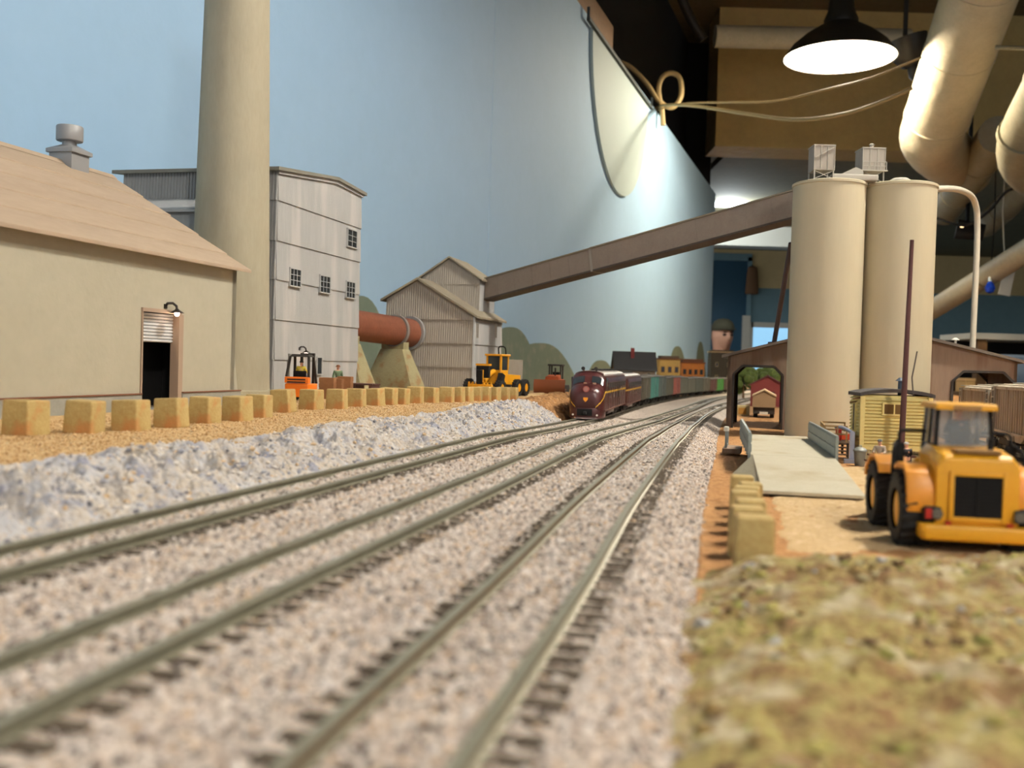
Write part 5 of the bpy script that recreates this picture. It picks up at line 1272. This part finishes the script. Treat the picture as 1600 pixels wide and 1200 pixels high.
# ------------------------------------------------------------------ train
M_tus = mat('tuscan_red', (72, 34, 32), 0.32, col2=(64, 30, 30), size=30, spec=0.5)
M_gold = mat('gold_stripe', (206, 162, 52), 0.5)
M_roof_l = mat('loco_roof', (116, 100, 90), 0.45, col2=(104, 88, 78), size=20)
M_truck = mat('truck_black', (30, 27, 25), 0.7)
M_steelw = mat('wheel_steel', (96, 92, 86), 0.4, .8)
def bogie(parent, x, axles, sp, r=5.0, name='truck'):
    o = MB().box(x - sp * (axles - 1) / 2 - 6, x + sp * (axles - 1) / 2 + 6, -11.8, -10.2, 3.2, 8).box(x - sp * (axles - 1) / 2 - 6, x + sp * (axles - 1) / 2 + 6, 10.2, 11.8, 3.2, 8).box(x - 4, x + 4, -10, 10, 5, 9).build(name, M_truck, parent, .4, 1)
    for k in range(axles):
        xx = x - sp * (axles - 1) / 2 + sp * k
        mb = MB().cyl((xx, -8.8, r), (xx, 8.8, r), 1.0, n=8)
        for s_ in (-1, 1): mb.cyl((xx, s_ * 7.4, r), (xx, s_ * 9.6, r), r, n=24)
        mb.build('wheelset', M_steelw, o)
    return o
def e_unit(label, loc, rz, cab):
    Ln = 240; t = thing('locomotive', label, 'locomotive', loc, rz, 'brown cab locomotive and its booster')
    D_ = np.array([0, .7, 2.4, 6, 11, 15, 19.5, 22, 26, 60, 300.]); HW_ = np.array([8, 11, 13.6, 15.4, 16.1, 16.3, 16.3, 16.3, 16.3, 16.3, 16.3])
    ZT = np.array([24, 27.5, 30.2, 32.6, 34.2, 35, 41.4, 44.2, 45.8, 46, 46.]); RS = np.array([8, 12, 13.5, 13, 12, 11.5, 11, 11, 11, 11, 11.]); ZB = np.array([12, 11, 10, 9.5, 9, 9, 9, 9, 9, 9, 9.])
    if not cab: D_ = np.array([0, .8, 300.]); HW_ = np.array([15.4, 16.3, 16.3]); ZT = np.array([45, 46, 46.]); RS = np.array([11, 11, 11.]); ZB = np.array([9.5, 9, 9.])
    f = lambda A, d: float(np.interp(d, D_, A))
    def S(d, q, off=0):           # q = -1..1 around the roof arc and sides; >0 right
        hw, zt_, rs = f(HW_, d) + off, f(ZT, d) + off, f(RS, d)
        a = (1 - abs(q)) * math.pi / 2
        return (Ln / 2 - d, math.copysign(hw * math.cos(a) ** .72, q) if abs(q) > 1e-6 else 0.0, zt_ - rs + rs * math.sin(a) ** .72)
    def y_at(d, z):
        hw, zt_, rs = f(HW_, d), f(ZT, d), f(RS, d); zz = zt_ - rs
        return hw if z <= zz else hw * max(0, 1 - ((z - zz) / rs) ** 2.78) ** (1 / 2.78)
    ds = sorted(set([x for x in D_ if x < Ln] + [40, 90, 150, Ln - 1, Ln]))
    loops = []
    for d in ds:
        sh = .94 if d == Ln else 1
        ring = [(Ln/2 - d, f(HW_, d) * sh, f(ZB, d))] + [(p[0], p[1] * sh, p[2]) for p in [S(d, 1 - k / 9) for k in range(19)]] + [(Ln/2 - d, -f(HW_, d) * sh, f(ZB, d))]
        loops.append(ring)
    MB().loft(loops).build('body', M_tus, t, smooth=50)
    # roof panel
    lo = []
    for d in ([26, 34, 60, 120, 180, Ln - 3] if cab else [3, 60, 120, 180, Ln - 3]):
        lo.append([S(d, .55 - .11 * k, .35) for k in range(11)] + [S(d, -.55 + .11 * k, -.4) for k in range(11)])
    MB().loft(lo).build('roof_panel', M_roof_l, t, smooth=50)
    for s_ in (-1, 1):
        d0 = 14 if cab else 2
        MB().box(-Ln/2 + 2, Ln/2 - d0, s_ * 16.2, s_ * 16.5, 25.6, 27.4).build('side_stripe', M_gold, t)
        MB().box(-Ln/2 + 6, Ln/2 - 44, s_ * 15.6, s_ * 16.6, 30, 35).build('air_grille', M_truck, t)
        for k in range(5):
            x_ = Ln/2 - 62 - 32 * k
            w_ = MB().box(x_ - 3.6, x_ + 3.6, s_ * 16.1, s_ * 16.6, 19, 24.6).build('side_window', M_tus, t)
            MB().box(x_ - 2.9, x_ + 2.9, s_ * 16.5, s_ * 16.75, 19.6, 24).build('pane', M_glass, w_)
        for k in range(8):
            x_ = Ln/2 - 46 - 24 * k
            MB().box(x_ - .5, x_ + .5, s_ * 16.1, s_ * 16.7, 9.5, 34).build('panel_batten', M_tus, t)
        MB().box(-Ln/2 + 2, Ln/2 - 16, s_ * 15.9, s_ * 16.8, 8.6, 10.2).build('side_sill', mat('sill_brown', (104, 70, 60), .5), t)
    if cab:
        def patch(fn, nu, nv, name, material, parent):
            V = [fn(i / nu, j / nv) for j in range(nv + 1) for i in range(nu + 1)]
            V2 = [(p[0] - .5, p[1] * .98, p[2] - .2) for p in V]; n = len(V)
            Fc = []
            for j in range(nv):
                for i in range(nu):
                    a = j * (nu + 1) + i; Fc += [(a, a + 1, a + nu + 2, a + nu + 1), (n + a, n + a + nu + 1, n + a + nu + 2, n + a + 1)]
            return MB().add(V + V2, Fc).build(name, material, parent, smooth=60)
        def sp(d, z, s_, off=.35):
            return (Ln/2 - d + off, s_ * (y_at(d, z) + off * .6), z)
        for s_ in (-1, 1):
            def wf(a, b, s_=s_):
                d = 15.4 + 3.9 * b; q = (.07 + .50 * a) * s_; p = S(d, q, .25); return (p[0] + .3, p[1], p[2])
            patch(wf, 6, 3, 'windshield', M_glass, t)
            def wh(a, b, s_=s_):
                d = 16 * (1 - a) ** 1.9 + .25; z = 12.5 + 14.6 * (1 - a) ** 1.0 - 1.6 * math.sin(a * math.pi) * 0 + (b - .5) * 2.2 * (1 - .55 * a) 
                return sp(max(d, .25), z, s_, .3)
            patch(wh, 18, 1, 'nose_stripe', M_gold, t)
            MB().box(Ln/2 - 30, Ln/2 - 23, s_ * 16.15, s_ * 16.6, 32, 40).build('cab_window', M_glass, t)
            MB().box(Ln/2 - 38, Ln/2 - 32, s_ * 16.1, s_ * 16.5, 11, 34).build('cab_door', M_tus, t)
            MB().cyl((Ln/2 + 1, s_ * 11, 6), (Ln/2 + 2.4, s_ * 11, 6), .9, n=10).build('step_lamp', M_white, t)
        MB().cyl((Ln/2 - 3, 0, 29.4), (Ln/2 - .2, 0, 29.4), 2.9, n=24).build('headlight', mat('headlight_red', (150, 74, 64), .3), t)
        MB().cyl((Ln/2 - .4, 0, 29.4), (Ln/2 + .1, 0, 29.4), 2.2, n=24).build('headlight_lens', mat('lens_pink', (170, 120, 110), .15), t)
        MB().prism([(-2.1, 21.8), (2.1, 21.8), (2.1, 20), (0, 17.6), (-2.1, 20)], 'x', Ln/2 + .02, Ln/2 + .5).build('keystone_badge', mat('badge_orange', (232, 150, 30), .4), t)
        for s_ in (-1, 1):
            MB().box(Ln/2 - 13.4, Ln/2 - 11.2, s_ * 4.2 - 1.5 + 2, s_ * 4.2 + 1.5 + 2, 33.6, 35.4).build('number_board', mat('number_board_dull', (150, 120, 96), .4), t)
        pl_ = [(Ln/2 - d, f(HW_, d) * .98) for d in (26, 15, 6, 2.4, .7, -.6)]
        outl = pl_ + [(x_, -y_) for x_, y_ in pl_[::-1]]
        MB().prism(outl, 'z', 3.0, 12.2).build('pilot', M_tus, t, .5, 2)
        MB().box(Ln/2 + .2, Ln/2 + .9, -7.4, 6.4, 5.2, 11.4).build('coupler_pocket', M_black, t)
        MB().box(Ln/2, Ln/2 + 5, -1.6, 1.6, 6.4, 9).build('coupler', M_truck, t, .4, 1)
        MB().prism([(Ln/2 - 4, -13), (Ln/2 + 1.4, -9), (Ln/2 + 1.8, 9), (Ln/2 - 4, 13)], 'z', 2.2, 3.6).build('pilot_lip', mat('lip_grey', (130, 118, 118), .35, .4), t)
        for s_ in (-1, 1): MB().cyl((Ln/2 - 30, s_ * 6, 46), (Ln/2 - 23, s_ * 6, 48.2), .6, 1.8, 12).bar((Ln/2 - 28, s_ * 6, 45), (Ln/2 - 28, s_ * 6, 47.4), 1).build('horn', M_truck, t)
    for k in range(5):
        MB().lathe([(6.2, 45.4), (6.2, 47.6), (5, 48), (.5, 48)], 20, (30 - 30 * k, 0, 0)).build('roof_fan', M_truck, t)
    MB().box(-34, 34, -12, 12, 3.4, 9).build('fuel_tank', M_tus, t, 1, 2)
    MB().box(-Ln/2 - 4, -Ln/2, -1.6, 1.6, 6.4, 9).build('coupler', M_truck, t)
    bogie(t, 68, 3, 19, 5.6); bogie(t, -68, 3, 19, 5.6)
    return t
def along(fx, Y0, dist):
    Y = Y0
    for _ in range(60):
        dx = float(fx(Y + .5) - fx(Y - .5)); Y += (dist / 60) / math.sqrt(1 + dx * dx)
    return Y
def rail_place(fx, Yc, towards=True):
    p, d = frame_at(fx, Yc); d = -d if towards else d
    return p, math.atan2(d.y, d.x)
Y = 905.0; Yc = along(xL, Y, 121)
p, a = rail_place(xL, Yc); e_unit('glossy dark brown cab locomotive with gold nose stripes', p, a, True)
Y = along(xL, Y, 248); Yc = along(xL, Y, 121)
p, a = rail_place(xL, Yc); e_unit('dark brown cabless booster coupled behind the cab locomotive', p, a, False)
Y = along(xL, Y, 249)
def boxcar(label, loc, rz, col, Ln=124, H=44, ribs=10, door=True, group='freight cars behind the locomotives', roofc=(84, 78, 70)):
    t = thing('freight_car', label, 'freight car', loc, rz, group)
    M_ = mat('car_%d_%d_%d' % col, col, .7, col2=tuple(max(0, c - 14) for c in col), size=20, stretch=(1, 1, .2)); Mr = mat('car_roof_%d' % roofc[0], roofc, .8)
    MB().box(-Ln/2, Ln/2, -15.6, 15.6, 10, H - 3).build('body', M_, t)
    MB().prism([(-16.4, H - 3.4), (16.4, H - 3.4), (16.4, H - 2.2), (0, H), (-16.4, H - 2.2)], 'x', -Ln/2 - 1, Ln/2 + 1).box(-Ln/2, Ln/2, -2.4, 2.4, H - .3, H + .6).build('roof', Mr, t)
    for s_ in (-1, 1):
        for k in range(ribs + 1):
            x_ = -Ln/2 + .8 + (Ln - 1.6) * k / ribs
            MB().box(x_ - .8, x_ + .8, s_ * 15.6, s_ * 16.5, 10, H - 3).build('side_rib', M_, t)
        if door:
            d_ = MB().box(-13, 13, s_ * 15.8, s_ * 17, 11, H - 4.5).build('door', M_, t); MB().box(-12, -11, s_ * 17, s_ * 17.4, 14, 30).build('latch', M_truck, d_)
        for xe in (-Ln/2 + 2, Ln/2 - 8):
            mb = MB()
            for k in range(7): mb.bar((xe, s_ * 17, 12 + k * 4), (xe + 6, s_ * 17, 12 + k * 4), .6)
            mb.bar((xe, s_ * 17, 10), (xe, s_ * 17, H - 4), .6).bar((xe + 6, s_ * 17, 10), (xe + 6, s_ * 17, H - 4), .6).build('ladder', M_, t)
    MB().box(-Ln/2 + 2, Ln/2 - 2, -7, 7, 7, 10).box(-Ln/2 - 5, Ln/2 + 5, -1.4, 1.4, 6.6, 9).build('underframe', M_truck, t)
    bogie(t, Ln/2 - 20, 2, 20, 4.8); bogie(t, -Ln/2 + 20, 2, 20, 4.8)
    return t
CARS = [((96, 90, 76), 'dark olive grey freight car coupled right behind the booster locomotive', True), ((78, 128, 118), 'teal green freight car, second behind the locomotives', True), ((92, 98, 92), 'dull grey green freight car, third behind the locomotives', True),
        ((98, 96, 80), 'olive grey freight car just before the red one', False), ((158, 96, 84), 'faded red freight car, fifth behind the locomotives', True), ((112, 114, 100), 'grey freight car right after the red one', False), ((118, 118, 102), 'pale grey freight car, seventh behind the locomotives', False),
        ((104, 108, 96), 'grey green freight car, eighth behind the locomotives', False), ((120, 116, 100), 'drab grey freight car, ninth behind the locomotives', True), ((120, 84, 76), 'brownish red freight car near the train end', True), ((96, 170, 84), 'bright green freight car near the train end', True), ((112, 92, 80), 'brown freight car at the tail of the train', True)]
for k, (c_, lb, dr_) in enumerate(CARS):
    Ln = 150 if k > 4 else 128
    Yc = along(xL, Y, Ln / 2 + 4); p, a = rail_place(xL, Yc); boxcar(lb, p, a, c_, Ln, 46 if k % 3 else 44, 10, dr_); Y = along(xL, Y, Ln + 9)

# hopper cars on the siding at the right
def x4(Y): return 356 + 0.26 * (np.asarray(Y, float) - 700)
zr_old = zrail
def zrail(Y): return zsoil(Y) + 3.0
tk = track(x4, 'short siding track under the grey hopper cars at the right', 430, 1180)
def hopper(label, loc, rz):
    t = thing('hopper_car', label, 'freight car', loc, rz, 'grey covered hopper cars on the siding')
    M_ = mat('hopper_grey', (186, 176, 156), .75, col2=(172, 158, 136), size=26, stretch=(1, 1, .15), col3=(156, 140, 118), size3=10)
    Ln = 112; H = 43
    MB().prism([(-Ln/2 + 4, 20), (-Ln/2 + 4, H), (Ln/2 - 4, H), (Ln/2 - 4, 20), (18, 8), (4, 8), (0, 14), (-4, 8), (-18, 8)], 'y', -14.6, 14.6).build('body', M_, t)
    for s_ in (-1, 1):
        MB().box(-Ln/2, Ln/2, s_ * 14.6, s_ * 15.6, 13.5, H).build('side_sheet', M_, t)
        for k in range(17):
            x_ = -Ln/2 + 3 + (Ln - 6) * k / 16
            MB().box(x_ - .6, x_ + .6, s_ * 15.6, s_ * 16.6, 13.5, H).build('side_rib', M_, t)
        MB().box(-Ln/2, Ln/2, s_ * 15.4, s_ * 17, H - 1.4, H + .4).box(-Ln/2, Ln/2, s_ * 15.4, s_ * 17, 12.4, 14).build('side_sill', M_, t)
        for xe in (-Ln/2 - .5, Ln/2 - 7.5):
            mb = MB().bar((xe, s_ * 17.4, 10), (xe, s_ * 17.4, H), 1).bar((xe + 8, s_ * 17.4, 10), (xe + 8, s_ * 17.4, H), 1)
            for k in range(7): mb.bar((xe, s_ * 17.4, 12 + 4.8 * k), (xe + 8, s_ * 17.4, 12 + 4.8 * k), .9)
            mb.build('ladder', mat('ladder_pale', (172, 166, 150), .6), t)
    for xe in (-Ln/2 + 1, Ln/2 - 1): 
        for y_ in (-12, 12): MB().bar((xe, y_, 10), (xe, y_, H), 1.2).build('end_post', M_, t)
    MB().prism([(-15.6, H), (15.6, H), (10, H + 2.4), (-10, H + 2.4)], 'x', -Ln/2 + 1, Ln/2 - 1).build('roof', M_, t)
    MB().box(-Ln/2 - 2, Ln/2 + 2, -4, 4, H + 2.6, H + 3.4).box(-Ln/2, Ln/2, 14, 17, H + 1.6, H + 2.2).box(-Ln/2, Ln/2, -17, -14, H + 1.6, H + 2.2).build('running_board', MATS['ladder_pale'], t)
    MB().box(-Ln/2, Ln/2, -4, 4, 8.4, 11).box(-Ln/2 - 5, Ln/2 + 5, -1.4, 1.4, 6.6, 9).build('underframe', M_truck, t)
    bogie(t, Ln/2 - 16, 2, 19, 4.8); bogie(t, -Ln/2 + 16, 2, 19, 4.8)
for Yc, lb in ((642, 'nearer grey ribbed hopper car at the right edge'), (762, 'farther grey ribbed hopper car in front of the barn')):
    p, a = rail_place(x4, Yc); hopper(lb, p, a)
zrail = zr_old

# ------------------------------------------------------------------ beyond the barn and the far town
gzb = float(zsoil(1230)); p = gp(1193, 656, gzb); p = at(1193, 650, 1230); p.z = gzb
tr = thing('dump_trailer', 'tan covered truck trailer seen through the left barn bay', 'trailer', p, -DANG)
M_tt = mat('trailer_tan', (148, 124, 92), .8)
MB().prism([(-14, 13), (14, 13), (14, 27), (0, 34), (-14, 27)], 'y', 0, 60).build('body', M_tt, tr)
MB().prism([(-14.6, 26.4), (0, 33.8), (14.6, 26.4), (14.6, 28), (0, 35.6), (-14.6, 28)], 'y', -1, 61).build('tarp', mat('tarp_pale', (206, 180, 140), .8), tr)
MB().box(-13, 13, 2, 58, 5, 13).build('chassis', M_barnd, tr)
for x_ in (-10, 10): wheel(tr, (x_, 12, 5), 5, 5, M_barnd, 12); wheel(tr, (x_, 48, 5), 5, 5, M_barnd, 12)
MB().box(-5, 5, -.6, 2, 4.5, 7.5).build('tail_plate', M_white, tr)
p = at(1160, 643, 1290); p.z = float(zsoil(1290))
t = thing('wooden_crate', 'pale yellow crate seen through the left barn bay', 'crate', p, -DANG)
MB().box(-9, 9, -7, 7, -.4, 13).build('body', mat('crate_pale', (206, 184, 130), .8), t, .3, 1); MB().box(-5, 5, -7.6, -7, 2, 10).build('panel', mat('crate_amber', (196, 142, 62), .8), t)
p = at(1199, 610, 1720); p.z = float(zsoil(1720))
rb = thing('red_shed', 'small dark red shed seen through the left barn bay', 'building', p, -DANG)
M_rs = mat('shed_red', (110, 42, 36), .8)
MB().prism([(-28, -1), (28, -1), (28, 37), (0, 52), (-28, 37)], 'y', 0, 66).build('walls', M_rs, rb)
for s_ in (-1, 1): MB().prism([(0, 52.4), (s_ * 32, 34.6), (s_ * 32, 37), (0, 55)], 'y', -3, 69).build('roof_slab', mat('shed_roof', (84, 40, 36), .8), rb)
MB().box(-12, 12, -1.4, 0, 0, 26).build('door', M_barnd, rb)
def townhouse(name, label, u0_, u1_, v_eave, v_top, Y, wallc, roofc, trimc, nwin=3, depth=70, ridge='x'):
    a = at(u0_, 590, Y); b = at(u1_, 590, Y); g = float(zrail(Y)) - 1.5
    W = b.x - a.x; ze = at((u0_ + u1_) / 2, v_eave, Y).z - g; zt_ = at((u0_ + u1_) / 2, v_top, Y).z - g
    t = thing(name, label, 'building', ((a.x + b.x) / 2, Y, g))
    Mw = mat('wall_%d_%d_%d' % wallc, wallc, .8, col2=tuple(int(c * .9) for c in wallc), size=30); Mr = mat('roof_%d_%d_%d' % roofc, roofc, .8); Mt = mat('trim_%d_%d_%d' % trimc, trimc, .8)
    MB().box(-W/2, W/2, 0, depth, -2, ze).build('walls', Mw, t)
    if ridge == 'x':
        MB().prism([(0, ze), (depth, ze), (depth / 2, zt_ - 3)], 'x', -W/2, W/2).build('gable', Mw, t)
        for y0_, y1_ in ((-5, depth / 2), (depth + 5, depth / 2)):
            MB().prism([(y0_, ze - 4), (y1_, zt_ - 3), (y1_, zt_), (y0_, ze - 1)], 'x', -W/2 - 4, W/2 + 4).build('roof_slab', Mr, t)
    else:
        MB().box(-W/2 - 3, W/2 + 3, -4, depth + 3, ze, ze + 4).build('cornice', Mt, t); MB().box(-W/2 + 3, W/2 - 3, 3, depth - 3, ze + 4, zt_).build('parapet', Mr, t)
    for k in range(nwin):
        x_ = -W/2 + W * (k + .5) / nwin
        for z0 in (ze * .28, ze * .62):
            w_ = MB().box(x_ - 5, x_ + 5, -1.4, .5, z0, z0 + 16).build('window', Mt, t); MB().box(x_ - 3.8, x_ + 3.8, -1.7, -1.3, z0 + 1.2, z0 + 14.8).build('pane', M_glass, w_)
    return t, W, ze, zt_
t, W, ze, zt_ = townhouse('town_house', 'far house with a big dark grey roof and red chimney', 961, 1024, 577, 549, 2300, (128, 108, 88), (62, 60, 58), (150, 130, 100))
MB().box(-9, -1, 20, 28, ze - 4, zt_ + 8).build('chimney', mat('chimney_red', (118, 46, 42), .8), t)
townhouse('town_shop', 'far yellow shop building behind the freight train', 1030, 1062, 562, 556, 2750, (210, 172, 96), (92, 76, 58), (122, 78, 48), 3, 60, 'flat')
townhouse('town_shop', 'far orange building with brown cornice behind the freight train', 1065, 1100, 568, 561, 3000, (206, 128, 58), (112, 72, 48), (128, 76, 44), 4, 60, 'flat')
townhouse('dark_warehouse', 'dark warehouse with a tan roof edge below the watching person', 1110, 1147, 551, 547, 3650, (46, 44, 38), (52, 48, 42), (150, 126, 92), 2, 60, 'flat')
M_bush = mat('bush_green', (78, 96, 44), .9, col2=(104, 116, 52), size=8)
for (u_, v_, Y, r_, lb) in ((1104, 572, 3560, 26, 'round green bush left of the dark warehouse'), (1163, 572, 2500, 44, 'dark green tree seen through the barn bay left of the red shed'), (1212, 572, 2500, 50, 'dark green tree seen through the barn bay behind the red shed')):
    p = at(u_, v_, Y); g = float(zrail(Y)) - 3
    if Y == 2500: g = float(zsoil(Y))
    t = thing('bush', lb, 'bush', (p.x, p.y, g))
    MB().cyl((0, 0, -2), (0, 0, r_ * .7), 3, 2, 8).build('stem', M_wood, t)
    rr_ = random.Random(int(u_)); mb = MB()
    for k in range(46):
        th = rr_.uniform(0, 6.28); ph = math.acos(rr_.uniform(-.7, 1)); q = r_ * rr_.uniform(.45, .85)
        mb.ball((q * math.sin(ph) * math.cos(th), q * math.sin(ph) * math.sin(th), r_ * .95 + q * math.cos(ph)), r_ * rr_.uniform(.18, .32), 7, 5)
    mb.build('foliage', M_bush, t)
# second layout shelf in the distance at the right
ps2 = at(1540, 524, 5200)
sh2 = thing('display_shelf', 'long white edged shelf in the distance right of the barn', 'shelf', (ps2.x, ps2.y, ps2.z))
MB().box(-60, 1500, 0, 420, -20, 12).build('board', M_white, sh2, 3, 1)
MB().box(-40, 1480, 380, 420, -700, -20).build('back_panel', M_black, sh2)
for x_ in (0, 700, 1400): MB().box(x_ - 25, x_ + 25, 30, 80, FZ - ps2.z, -20).build('leg', M_wood, sh2)
MB().box(-60, 1500, 0, 420, -330, -300).build('lower_board', M_wood, sh2)
for (u_, v_, Y, w_, h_, c_, nm, lb) in ((1590, 556, 5220, 150, 190, (150, 170, 190), 'storage_box', 'pale blue storage box on the lower distant shelf'), (1570, 540, 5200, 130, 60, (214, 172, 110), 'cardboard_box', 'tan cardboard box on the lower distant shelf')):
    p = at(u_, v_, Y); zb0 = ps2.z - 300
    if nm == 'cardboard_box': p = at(1530, 550, 5240)
    t = thing(nm, lb, 'box', (p.x, p.y, zb0))
    MB().box(-w_/2, w_/2, 0, 120, 0, h_).build('body', mat(nm + '_m', c_, .7), t, 3, 1); MB().box(-w_/2 - 4, w_/2 + 4, -4, 124, h_, h_ + 14).build('lid', mat(nm + '_lid', tuple(min(255, c + 18) for c in c_), .7), t)
# jacket hanging by the door and a notice of light at the cream wall
p = at(1176, 435, 9480)
t = thing('hanging_coat', 'brown coat hanging on the far wall right of the blue door', 'coat', (p.x, 9520, p.z))
lo = []
for z_, hw, dp in ((120, 20, 20), (105, 44, 40), (40, 54, 50), (-60, 60, 60), (-140, 64, 50), (-150, 54, 40)):
    lo.append([(hw * math.cos(q), -dp / 2 + dp / 2 * math.sin(q), z_) for q in [2 * math.pi * i / 14 for i in range(14)]])
MB().loft(lo).build('cloth', mat('coat_brown', (120, 92, 66), .9), t); MB().bar((0, 20, 124), (0, -20, 128), 10).build('hook', M_dark, t)
pdx = at(1168, 500, 9300)
struct('trim_4', MB().box(pdx.x, pdx.x + 70, 9480, 9540, FZ, 560), M_white, 'white door post right of the blue door')
p0 = at(1180, 545, 9400); p1 = at(1236, 545, 9400)
tb = thing('glass_panel', 'bright pale blue window panel low in the far wall', None, (0, 0, 0), kind='structure')
zlo = at(1200, 600, 9500).z; zhi = at(1200, 512, 9500).z
MB().box(p0.x, p1.x + 500, 9520, 9545, zlo - 200, zhi).build('pane', mat('pane_lit_blue', (150, 200, 236), .4, emit=(150, 205, 240), estr=.75), tb)
MB().box(p0.x - 20, p1.x + 520, 9505, 9548, zhi, zhi + 50).box(p0.x - 30, p0.x, 9505, 9548, zlo - 200, zhi + 50).build('frame', M_white, tb)

# ------------------------------------------------------------------ the watching person
ph = at(1126, 524, 8000)
HZ = FZ; Hh = (ph.z - FZ) / .93
per = figure('person in dark jacket and olive cap watching from behind the layout', (ph.x, ph.y - .012 * Hh, FZ), math.pi + .28, Hh, 'stand', C('jacket_dark', (40, 38, 34)), C('trousers_dark', (46, 48, 56)), None, None, 'cap', 2)
hd = MB(); n, k = 28, 20; hx, hy, hz = .043 * Hh, .056 * Hh, .072 * Hh
rows_ = []
for j in range(k + 1):
    th = math.pi * j / k; ring = []
    for i in range(n):
        a = 2 * math.pi * i / n; x_, y_, z_ = math.sin(th) * math.cos(a), math.sin(th) * math.sin(a), -math.cos(th)
        jaw = 1 - .22 * max(0, -z_ - .2); yy = y_ * (1 - .12 * max(0, -z_)); sx = x_ * jaw
        bump = 0
        if y_ > 0:
            bump += .20 * math.exp(-((x_ / .13) ** 2 + ((z_ + .12) / .16) ** 2)) + .10 * math.exp(-((x_ / .1) ** 2 + ((z_ - .05) / .2) ** 2))   # nose
            for s_ in (-1, 1): bump -= .05 * math.exp(-(((x_ - s_ * .38) / .18) ** 2 + ((z_ - .08) / .1) ** 2))      # eye sockets
            bump += .05 * math.exp(-((x_ / .22) ** 2 + ((z_ + .45) / .06) ** 2)) + .06 * math.exp(-((x_ / .25) ** 2 + ((z_ + .78) / .14) ** 2))
        ring.append((sx * hx, (yy + bump) * hy, z_ * hz))
    rows_.append(ring)
hc = Vector((0, .016 * Hh, .925 * Hh))
head = hd.loft([[(p[0] + hc.x, p[1] + hc.y, p[2] + hc.z) for p in r_] for r_ in rows_]).build('head', M_skin, per, smooth=80)
for s_ in (-1, 1):
    MB().ball(hc + Vector((s_ * .38 * hx, .90 * hy, .08 * hz)), .2 * hx, 10, 8, (1.3, .6, .6)).build('eye', mat('eye_dark', (40, 30, 26), .3), head)
    MB().ball(hc + Vector((s_ * .38 * hx, .97 * hy, .26 * hz)), .14 * hx, 10, 6, (2.2, .6, .4)).build('eyebrow', mat('hair_dark', (48, 38, 30), .8), head)
    MB().ball(hc + Vector((s_ * 1.02 * hx, -.05 * hy, -.02 * hz)), .22 * hy, 12, 8, (.45, .8, 1.35)).build('ear', M_skin, head)
MB().ball(hc + Vector((0, .98 * hy, -.45 * hz)), .1 * hx, 12, 6, (2.6, .6, .5)).build('lips', mat('lip_pink', (176, 104, 94), .5), head)
hr = []
for z_, s_ in ((-.45, .96), (-.2, 1.05), (.1, 1.08), (.35, 1.06), (.5, 1.0)):
    w_ = math.sqrt(max(.05, 1 - z_ * z_)); hr.append([(hc.x + math.cos(q) * hx * s_ * w_ * 1.02, hc.y - .12 * hy + math.sin(q) * hy * s_ * w_ * (1 if math.sin(q) < 0 else .45), hc.z + z_ * hz) for q in [2 * math.pi * i / 24 for i in range(24)]])
MB().loft(hr).build('hair', mat('hair_dark', (48, 38, 30), .8), per)
cp = []
for z_, s_ in ((.34, 1.06), (.45, 1.12), (.7, 1.08), (.95, .86), (1.1, .5), (1.14, .05)):
    cp.append([(hc.x + math.cos(q) * hx * s_ * 1.04, hc.y - .02 * hy + math.sin(q) * hy * s_, hc.z + z_ * hz) for q in [2 * math.pi * i / 24 for i in range(24)]])
M_cap = mat('cap_olive', (74, 70, 52), .9)
cap_ = MB().loft(cp).build('cap', M_cap, per)
MB().loft([[(hc.x + math.cos(q) * hx * 1.0, hc.y + hy * (.75 + .5 * math.sin(q)), hc.z + hz * (.46 - .06 * math.sin(q)) + dz) for q in [math.pi * i / 14 for i in range(15)]] for dz in (0, 5)]).build('peak', M_cap, cap_)
